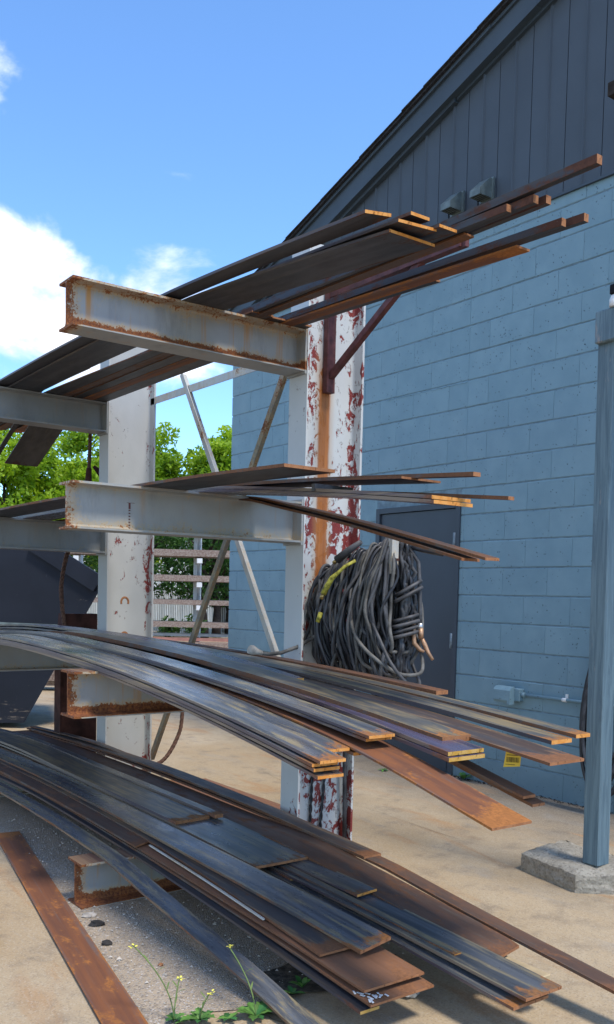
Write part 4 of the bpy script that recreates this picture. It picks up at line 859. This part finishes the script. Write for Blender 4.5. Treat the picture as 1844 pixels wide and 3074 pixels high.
# hose coil on the wall behind the post
hs = thing('hose_coil', 'black hoses coiled on the block wall behind the blue post', 'hose', (1.42, -.10, .1))
rh = random.Random(4)
for i in range(11):
    P = []; cx = 1.44 + rh.uniform(-.03, .05); aw = rh.uniform(.13, .25); zb = rh.uniform(.12, .38); zt = 1.42 + rh.uniform(-.05, .04); s1 = rh.random() * 9
    for k in range(48):
        t_ = 2 * math.pi * k / 48; u = (1 - math.cos(t_)) / 2
        wv = math.sin(t_); P.append((cx - 1.42 + aw * (.12 + 1.0 * u) * wv + .02 * noise.noise(Vector((s1, math.cos(t_), wv))), -.0 - .012 * i * .6 + .015 * noise.noise(Vector((s1 + 3, math.cos(t_), wv))), zt + (zb - zt) * u - .1))
    bm = bmesh.new(); tube(bm, P, .0125, 8, True); meshobj('hose_loop', bm, ('rubber', 'rubber3')[i % 2], hs)
bm = bmesh.new(); obox(bm, (0, .1, 1.29), (0, -.12, 1.29), .04, .03); meshobj('wall_hook', bm, 'rusty_dark', hs)
bm = bmesh.new(); tube(bm, [(2.32, -1.22, .14), (2.36, -1.25, .06), (2.42, -1.28, .016), (2.7, -1.30, .014), (3.2, -1.22, .014), (3.9, -1.35, .014), (4.8, -1.1, .014)], .013, 8); tube(bm, [(2.33, -1.20, .14), (2.39, -1.22, .05), (2.47, -1.25, .016), (2.9, -1.16, .014), (3.6, -1.10, .014), (4.8, -.9, .014)], .013, 8)
tag(meshobj('ground_hose', bm, 'rubber', None), 'black hose ends trailing off behind the foot of the blue post', 'hose')

# ------------------------------------------------------------------ weeds and debris
def leafblade(bm, base, d, ln, wd, lob=0, curl=.3):
    d = Vector(d).normalized(); s = d.cross(Vector((0, 0, 1))).normalized(); n_ = 7; prev = None
    for i in range(n_ + 1):
        t_ = i / n_; w_ = wd * math.sin(math.pi * min(.98, .08 + .9 * t_)) * (1 + (.45 if lob and i % 2 else -.2 if lob else 0)); c = Vector(base) + d * ln * t_ - Vector((0, 0, curl * ln * t_ * t_))
        a = bm.verts.new(c + s * w_ / 2 + Vector((0, 0, .1 * w_))); b_ = bm.verts.new(c - s * w_ / 2 + Vector((0, 0, .1 * w_))); m_ = bm.verts.new(c)
        if prev: bm.faces.new((prev[0], a, m_, prev[1])); bm.faces.new((prev[1], m_, b_, prev[2]))
        prev = (a, m_, b_)
rw = random.Random(5)
def weed(loc, n_, ln, label, mt='leafplant', lob=1, stems=(), zup=.8):
    t = thing('weed', label, 'weed', loc, 'weeds in the slab cracks')
    for i in range(n_):
        a = 2 * math.pi * i / n_ + rw.uniform(-.3, .3); bm = bmesh.new(); l = ln * rw.uniform(.7, 1.2)
        leafblade(bm, (0, 0, .004), (math.cos(a), math.sin(a), zup * rw.uniform(.4, 1.2)), l, l * .36, lob, .35); meshobj('leaf', bm, mt if i % 3 else 'leafdark', t)
    for (dx, dy, h) in stems:
        bm = bmesh.new(); P = [(dx * s * s, dy * s * s, h * s) for s in [k / 12 for k in range(13)]]; tube(bm, P, .0022, 6); st = meshobj('stem', bm, 'stem', t)
        bm = bmesh.new()
        for k in range(5): a = k * 2.4; leafblade(bm, (dx * (.3 + .12 * k) ** 2, dy * (.3 + .12 * k) ** 2, h * (.3 + .12 * k)), (math.cos(a), math.sin(a), .8), .04, .006, 0, .2)
        meshobj('stem_leaves', bm, 'stem', st)
        bm = bmesh.new()
        for k in range(9): a = k * 2.4; c = Vector((dx, dy, h)) + Vector((rw.uniform(-.008, .008), rw.uniform(-.008, .008), rw.uniform(-.01, .006))); leafblade(bm, c, (math.cos(a), math.sin(a), .5), .010, .008, 0, .1)
        meshobj('flower', bm, 'flower', st)
weed((2.44, -3.77, .004), 7, .05, 'spindly weed with a tall stem and pale yellow flower, leftmost at the front', stems=((-.10, -.10, .24), (-.02, .03, .13)))
weed((2.485, -3.70, .004), 10, .075, 'low leafy weed at the bottom edge between the flowering stems', stems=((.01, .03, .09),))
weed((2.56, -3.535, .004), 11, .075, 'lobed green weed beside the bending blue strip', 'leafplant', 1, stems=((-.12, -.03, .20),))
weed((2.53, -3.62, .004), 7, .05, 'small pale weed beside the lobed one, bottom edge', 'leafplant', 1)
weed((2.50, -3.345, .008), 6, .045, 'small weed in the dark soil under the rusty plates', 'leafplant', 0, zup=1.2)
weed((2.475, -3.285, .008), 6, .055, 'upright broad-leaved seedling in the dark soil', 'leafplant', 0, zup=2.0)
weed((.14, -.06, .004), 9, .09, 'green weed at the foot of the block wall', 'leafplant', 0, zup=1.2)
weed((.20, -.05, .09), 3, .09, 'broad weed leaf showing under the yellow-ended plates', 'leafplant', 0, zup=.6)
weed((-.45, -.35, .004), 6, .06, 'flat tuft of grass on the slab left of the sagging rusty plate', 'leafplant', 0, zup=.5)
# loose debris
def rock(name, label, loc, s, mt, cat, flat=.6):
    bm = bmesh.new(); bmesh.ops.create_icosphere(bm, subdivisions=2, radius=s); sd_ = rw.random() * 50
    for v in bm.verts:
        v.co *= 1 + .75 * noise.noise(v.co / s * 1.5 + Vector((sd_, 0, 0))); v.co.z *= flat; v.co.z = max(v.co.z, -s * flat * .5)
    return tag(meshobj(name, bm, mt, None, (loc[0], loc[1], loc[2] + s * flat * .5)), label, cat, 'loose debris')
rock('stone', 'pale round pebble beside the concrete footing, larger of the two', (2.55, -1.48, 0), .022, 'stone', 'stone'); rock('stone', 'small white pebble in front of the concrete footing', (2.60, -1.62, 0), .014, 'stone', 'stone')
rock('scrap', 'flat black charred scrap between the lowest arm and the orange plate', (1.50, -3.62, .005), .030, 'char', 'scrap', .3); rock('scrap', 'small black lump of scrap beside the orange plate', (1.72, -3.68, .005), .020, 'char', 'scrap', .5)
rock('scrap', 'pale crumpled scrap at the corner of the lowest arm', (1.39, -3.61, .005), .030, 'stone', 'scrap', .2); rock('stone', 'reddish pebble on the asphalt in front of the pile', (2.02, -3.60, .005), .010, 'endbrown', 'stone')
rock('stone', 'white stone on the concrete behind the lowest pile', (-.55, -1.85, 0), .03, 'stone', 'stone'); rock('stone', 'white stone on the reddish sheet behind the lowest pile', (.28, -1.93, .01), .03, 'stone', 'stone')
rock('stone', 'grey stone in the dark gap under the long plates', (2.72, -3.0, .004), .03, 'stone', 'stone')
bm = bmesh.new(); rg = random.Random(9)
for i in range(2600):
    x = rg.uniform(-.5, 2.46); y = rg.uniform(-3.95, -2.75)
    if y < -3.42 - .195 * (x + .1): continue
    s = abs(rg.gauss(0, .0028)) + .0016; c = Vector((x, y, .0045 + s * .4)); vs = [bm.verts.new(c + Vector((math.cos(a) * s, math.sin(a) * s, rg.uniform(-.3, .3) * s))) for a in (rg.random(), 2 + rg.random(), 4 + rg.random())]; tp = bm.verts.new(c + Vector((0, 0, s * .8)))
    for k in range(3): bm.faces.new((vs[k], vs[(k + 1) % 3], tp))
o = meshobj('gravel', bm, 'stone', None); o['kind'] = 'stuff'; o['label'] = 'fine loose gravel scattered on the asphalt'; o['category'] = 'gravel'
bm = bmesh.new()
for i in range(700):
    x = rg.uniform(-1, 1.9); y = -abs(rg.gauss(0, .03)) - .004; s = rg.uniform(.003, .012); c = Vector((x, y, s * .3)); vs = [bm.verts.new(c + Vector((math.cos(a) * s, math.sin(a) * s * .6, rg.uniform(0, .3) * s))) for a in (rg.random(), 2 + rg.random(), 4 + rg.random())]; tp = bm.verts.new(c + Vector((0, 0, s * .7)))
    for k in range(3): bm.faces.new((vs[k], vs[(k + 1) % 3], tp))
o = meshobj('leaf_litter', bm, 'char', None); o['kind'] = 'stuff'; o['label'] = 'dark litter along the foot of the block wall'; o['category'] = 'litter'

# ------------------------------------------------------------------ beyond the rack
# dark tipping hopper
U = Vector((.593, .805, 0)).normalized(); Vv = Vector((-.805, .593, 0))
hop = thing('tipping_hopper', 'dark navy scratched steel tipping hopper behind the far column', 'hopper', (-3.9, -2.05, 0))
def hp(u, v, z): return U * u + Vv * v + Vector((0, 0, z))
prof = [(-1.6, .42), (-1.15, .02), (.02, .06), (.75, 1.38), (.73, 1.49), (.12, 1.80), (-1.6, 1.72)]
bm = bmesh.new()
A = [bm.verts.new(hp(u, 0, z)) for u, z in prof]; B = [bm.verts.new(hp(u - .45, 1.3, z)) for u, z in prof]
bm.faces.new(A); bm.faces.new(B)
for i in range(len(prof)):
    k = (i + 1) % len(prof)
    if i in (4, 5): continue
    bm.faces.new((A[i], A[k], B[k], B[i]))
bmesh.ops.recalc_face_normals(bm, faces=bm.faces[:]); meshobj('bin', bm, 'hopper', hop)
bm = bmesh.new(); a = hp(.74, -.02, 1.44); b_ = hp(.10, -.02, 1.83); obox(bm, a, b_, .05, .17, Vector((0, 0, 1))); meshobj('rim', bm, 'hopper', hop)
bm = bmesh.new(); obox(bm, hp(-1.4, -.015, 1.06), hp(.55, -.015, 1.02), .03, .02); meshobj('weld_seam', bm, 'galv', hop)
for uu in (-1.2, -.55):
    bm = bmesh.new(); obox(bm, hp(uu, -.02, .10), hp(uu, -.02, 1.70), .05, .04, Vv); meshobj('rib', bm, 'hopper', hop)
# rusty box upright behind the far column
bm = bmesh.new(); prism(bm, [(-.16, 0), (.13, 0), (.13, 1.20), (-.13, 1.20), (-.16, .84)], 'x', -.12, .0); o = meshobj('rusty_bin', bm, 'rusty_dark', None, (-1.62, -2.40, 0)); tag(o, 'dark rusty steel box standing behind the far column', 'steel box')

# far yard: two rows of stored steel on white cantilever racks, fence, sheds, trees
FY = Vector((-14.4, 5.75, 0)); Fr = Vector((.593, .805, 0)).normalized(); Ff = Vector((-.805, .593, 0))
def fy(u, v, z): return FY + Fr * u + Ff * v + Vector((0, 0, z))
def farrack(u, label):
    p = fy(u, 0, 0); t = thing('storage_upright', label, 'storage rack', p, 'white rack uprights in the far yard')
    bm = bmesh.new(); a = Vector((0, 0, 0)); obox(bm, a, a + Vector((0, 0, 3.1)), .26, .16, Fr); meshobj('upright', bm, 'rackwhite', t)
    for z in (2.72, 2.10, 1.55, 1.02):
        bm = bmesh.new(); obox(bm, Ff * -.05 + Vector((0, 0, z)), Fr * .15 - Ff * .85 + Vector((0, 0, z)), .12, .11); obox(bm, Vector((0, 0, z - .42)), Fr * .08 - Ff * .5 + Vector((0, 0, z - .05)), .04, .07); meshobj('arm', bm, 'rackwhite', t)
for u, lab in ((.10, 'white rack upright in the gap between the rack columns'), (-2.75, 'white rack upright seen left of the far column')): farrack(u, lab)
nfar = 0
names = ('topmost', 'second', 'third', 'fourth', 'fifth')
for z, hh, off in ((2.80, .10, 0), (2.20, .17, .0), (1.63, .15, .0), (1.09, .12, .0), (.58, .12, -.3)):
    t = thing('stored_steel', names[nfar] + ' layer of long brown steel sections on the white racks', 'steel bundle', fy(0, -.35 + off, z), 'steel stored on the far racks')
    for i in range(4):
        bm = bmesh.new(); o_ = Fr * -4.0 - Ff * (.42 - .2 * i); o2 = Fr * 3.2 - Ff * (.42 - .2 * i); obox(bm, o_ + Vector((0, 0, hh / 2)), o2 + Vector((0, 0, hh / 2 - .02)), .17, hh * (.9 + .1 * (i % 2))); meshobj('section', bm, 'longsteel', t)
    nfar += 1
for i, (v, z, hh, mt, lab) in enumerate(((-1.3, .0, .24, 'longsteel', 'low stack of brown beams on the ground in the far yard'), (-1.0, .26, .07, 'pinksteel', 'red primed bars lying on the low brown stack'), (-.6, .35, .06, 'rackwhite', 'pale bars behind the red primed ones'))):
    bm = bmesh.new(); obox(bm, Fr * -4.5 + Vector((0, 0, hh / 2)), Fr * 3 + Vector((0, 0, hh / 2)), .5 if i == 0 else .3, hh); tag(meshobj('ground_stack', bm, mt, None, fy(0, v, z + .002)), lab, 'steel bundle')
bm = bmesh.new(); obox(bm, Fr * -2.5 + Vector((0, 0, .22)), Fr * 1.6 + Vector((0, 0, .22)), .4, .16); obox(bm, Fr * -2.5 + Vector((0, 0, .10)), Fr * 1.6 + Vector((0, 0, .10)), .3, .06)
tag(meshobj('ground_stack', bm, 'longsteel', None, (-7.0, -.25, 0)), 'brown steel beams on dark packers beyond the hopper', 'steel bundle')
bm = bmesh.new()
for k in (-2.0, 0, 1.3): obox(bm, Fr * k - Ff * .3 + Vector((0, 0, .04)), Fr * k + Ff * .3 + Vector((0, 0, .04)), .1, .075)
tag(meshobj('packer', bm, 'black', None, (-7.0, -.25, 0)), 'dark timber packers under the brown beams beyond the hopper', 'timber')
# fence with vertical slats
fc = thing('slatted_fence', 'chain link fence with white vertical slats behind the far racks', 'fence', fy(0, 8, 0))
bm = bmesh.new()
for i in range(330):
    u = -11 + i * .058; hh = 1.38 + .03 * math.sin(i * 1.7); box_c = Fr * u
    obox(bm, box_c + Vector((0, 0, .03)), box_c + Vector((0, 0, hh)), .033, .008, Ff)
o = meshobj('slat_infill', bm, 'slat', fc); o['kind'] = 'stuff'
for i in range(8):
    bm = bmesh.new(); p = Fr * (-10.6 + 2.6 * i) - Ff * .05; tube(bm, [p, p + Vector((0, 0, 1.48))], .035, 8); meshobj('fence_post', bm, 'fencewire', fc)
bm = bmesh.new(); tube(bm, [Fr * -11 + Vector((0, 0, 1.44)), Fr * 8.2 + Vector((0, 0, 1.44))], .025, 6); meshobj('top_rail', bm, 'fencewire', fc)
# pale clad shed and green grey shed
sh = thing('metal_shed', 'pale corrugated metal shed beyond the fence', 'building', fy(0, 20, 0))
bm = bmesh.new(); n_ = 260; A = []; B = []
for i in range(n_):
    u = -16 + i * .115; d = .05 if (i // 2) % 2 else 0; A.append(bm.verts.new(Fr * u - Ff * d)); B.append(bm.verts.new(Fr * u - Ff * d + Vector((0, 0, 3.6))))
for i in range(n_ - 1): bm.faces.new((A[i], A[i + 1], B[i + 1], B[i]))
meshobj('cladding', bm, 'corrug', sh)
bm = bmesh.new(); obox(bm, Fr * -16.3 + Ff * 3 + Vector((0, 0, 3.75)), Fr * 14 + Ff * 3 + Vector((0, 0, 3.75)), 6.6, .25); meshobj('roof', bm, 'greenclad', sh)
s2 = thing('green_shed', 'grey green metal clad shed at the left edge beyond the trees', 'building', (-26.5, 3.2, 0))
bm = bmesh.new(); obox(bm, Fr * -8 + Vector((0, 0, 1.9)), Fr * 1.9 + Vector((0, 0, 1.9)), 5, 3.8)
meshobj('cladding', bm, 'greenclad', s2); bm = bmesh.new(); obox(bm, Fr * -8.3 + Vector((0, 0, 4.0)), Fr * 2.3 + Vector((0, 0, 4.0)), 5.8, .35); meshobj('roof', bm, 'trim', s2)

def tree(base, height, rx, zc, rz, label, mt, nleaf, seed, trunks=1, ls=.21, low=None):
    rt = random.Random(seed); t = thing('leafy_tree', label, 'tree', base, 'trees beyond the yard')
    bm = bmesh.new(); tips = []
    for k in range(trunks):
        a = rt.random() * 6; b0 = Vector((math.cos(a) * .35 * (trunks > 1), math.sin(a) * .35 * (trunks > 1), 0)); P = [b0 + Vector((rt.uniform(-.15, .15) * s * 3, rt.uniform(-.15, .15) * s * 3, height * .82 * s)) for s in [j / 7 for j in range(8)]]
        tube(bm, P, [.15 * (1 - .85 * j / 7) for j in range(8)], 8)
        for j in range(12):
            i_ = rt.randrange(2, 7); p = P[i_]; a = rt.random() * 6.28; q = p + Vector((math.cos(a) * rx * rt.uniform(.4, .85), math.sin(a) * rx * rt.uniform(.4, .85), rt.uniform(.3, 1.3))); mid = p.lerp(q, .5) + Vector((0, 0, .15)); tube(bm, [p, mid, q], [.05, .03, .012], 6); tips.append(q); tips.append(mid)
    meshobj('trunk', bm, 'bark', t)
    bm = bmesh.new(); lv = bm.verts.layers.float.new('lv'); clumps = []
    for k in range(80):
        while True:
            p = Vector((rt.uniform(-1, 1), rt.uniform(-1, 1), rt.uniform(-1, 1)))
            if .15 < p.length < 1: break
        p = p.normalized() * p.length ** .6; q = Vector((p.x * rx, p.y * rx, zc + p.z * rz)); q *= 1; clumps.append((q, rt.uniform(.35, .75) * (rx / 2.6), rt.random()))
    for q in tips: clumps.append((q, rt.uniform(.3, .5), rt.random()))
    for i in range(nleaf):
        q, r_, tone = clumps[rt.randrange(len(clumps))]
        d = Vector((rt.gauss(0, 1), rt.gauss(0, 1), rt.gauss(0, .8))); d = d.normalized() * r_ * rt.random() ** .4; c = q + d
        if low is not None and c.z < low: continue
        n1 = Vector((rt.gauss(0, 1), rt.gauss(0, 1), rt.gauss(.6, 1))).normalized(); a = n1.orthogonal().normalized(); a = (Matrix.Rotation(rt.random() * 6.28, 3, n1) @ a); b_ = n1.cross(a); s = ls * rt.uniform(.6, 1.3); w_ = s * .42
        vs = [bm.verts.new(c - a * s * .5), bm.verts.new(c + b_ * w_ * .5), bm.verts.new(c + a * s * .5), bm.verts.new(c - b_ * w_ * .5)]; val = min(1, max(0, .55 * tone + .45 * rt.random()))
        for v in vs: v[lv] = val
        bm.faces.new(vs)
    meshobj('crown', bm, mt, t)
tree((-24.6, 8.6, 0), 7.3, 2.5, 4.9, 2.5, 'bright green leafy tree rising in the gap between the two rack columns', 'leaf_bright', 26000, 3, 2)
tree((-22.2, 11.4, 0), 6.8, 1.7, 4.6, 2.2, 'bright green tree against the corner of the blue building', 'leaf_bright', 17000, 8, 1)
tree((-22.8, 4.4, 0), 6.3, 2.5, 4.0, 2.1, 'bright green tree left of the far column under the drooping plate', 'leaf_bright', 26000, 5, 2)
tree((-27.5, 3.2, 0), 7.0, 2.0, 4.8, 2.2, 'thin pale tree at the left picture edge', 'leaf_pale', 2600, 11, 1, .15)
tree((-19.7, 9.2, 0), 3.6, 1.5, 2.3, 1.3, 'dark leaved tree with two stems behind the far racks', 'leaf_dark', 6000, 14, 2, .15, 1.1)
tree((-21.0, 7.4, 0), 3.6, 1.7, 2.3, 1.3, 'dark leaved tree behind the fence, left part of the gap', 'leaf_dark', 6500, 17, 2, .15, 1.1)
tree((-20.6, 10.6, 0), 3.4, 1.3, 2.0, 1.4, 'dark leaved tree behind the fence beside the blue building', 'leaf_dark', 5000, 19, 1, .15, .9)
for p, s_, lab in (((-18.9, 8.35, 0), .4, 'small green shrub growing through the slatted fence'), ((-19.3, 7.7, 0), .35, 'small shrub by the fence left of the gap')):
    t = thing('shrub', lab, 'shrub', p); bm = bmesh.new(); lv = bm.verts.layers.float.new('lv')
    for i in range(420):
        d = Vector((rg.gauss(0, 1), rg.gauss(0, 1), rg.gauss(0, .8))).normalized() * s_ * rg.random() ** .5; c = d + Vector((0, 0, s_ * .9)); n1 = Vector((rg.gauss(0, 1), rg.gauss(0, 1), rg.gauss(.5, 1))).normalized(); a = n1.orthogonal().normalized(); b_ = n1.cross(a); s = .13
        vs = [bm.verts.new(c - a * s * .5), bm.verts.new(c + b_ * s * .25), bm.verts.new(c + a * s * .5), bm.verts.new(c - b_ * s * .25)]; val = rg.random()
        for v in vs: v[lv] = val
        bm.faces.new(vs)
    meshobj('foliage', bm, 'leaf_dark', t); bm = bmesh.new(); tube(bm, [(0, 0, 0), (0, 0, s_)], .02, 6); meshobj('stem', bm, 'bark', t)
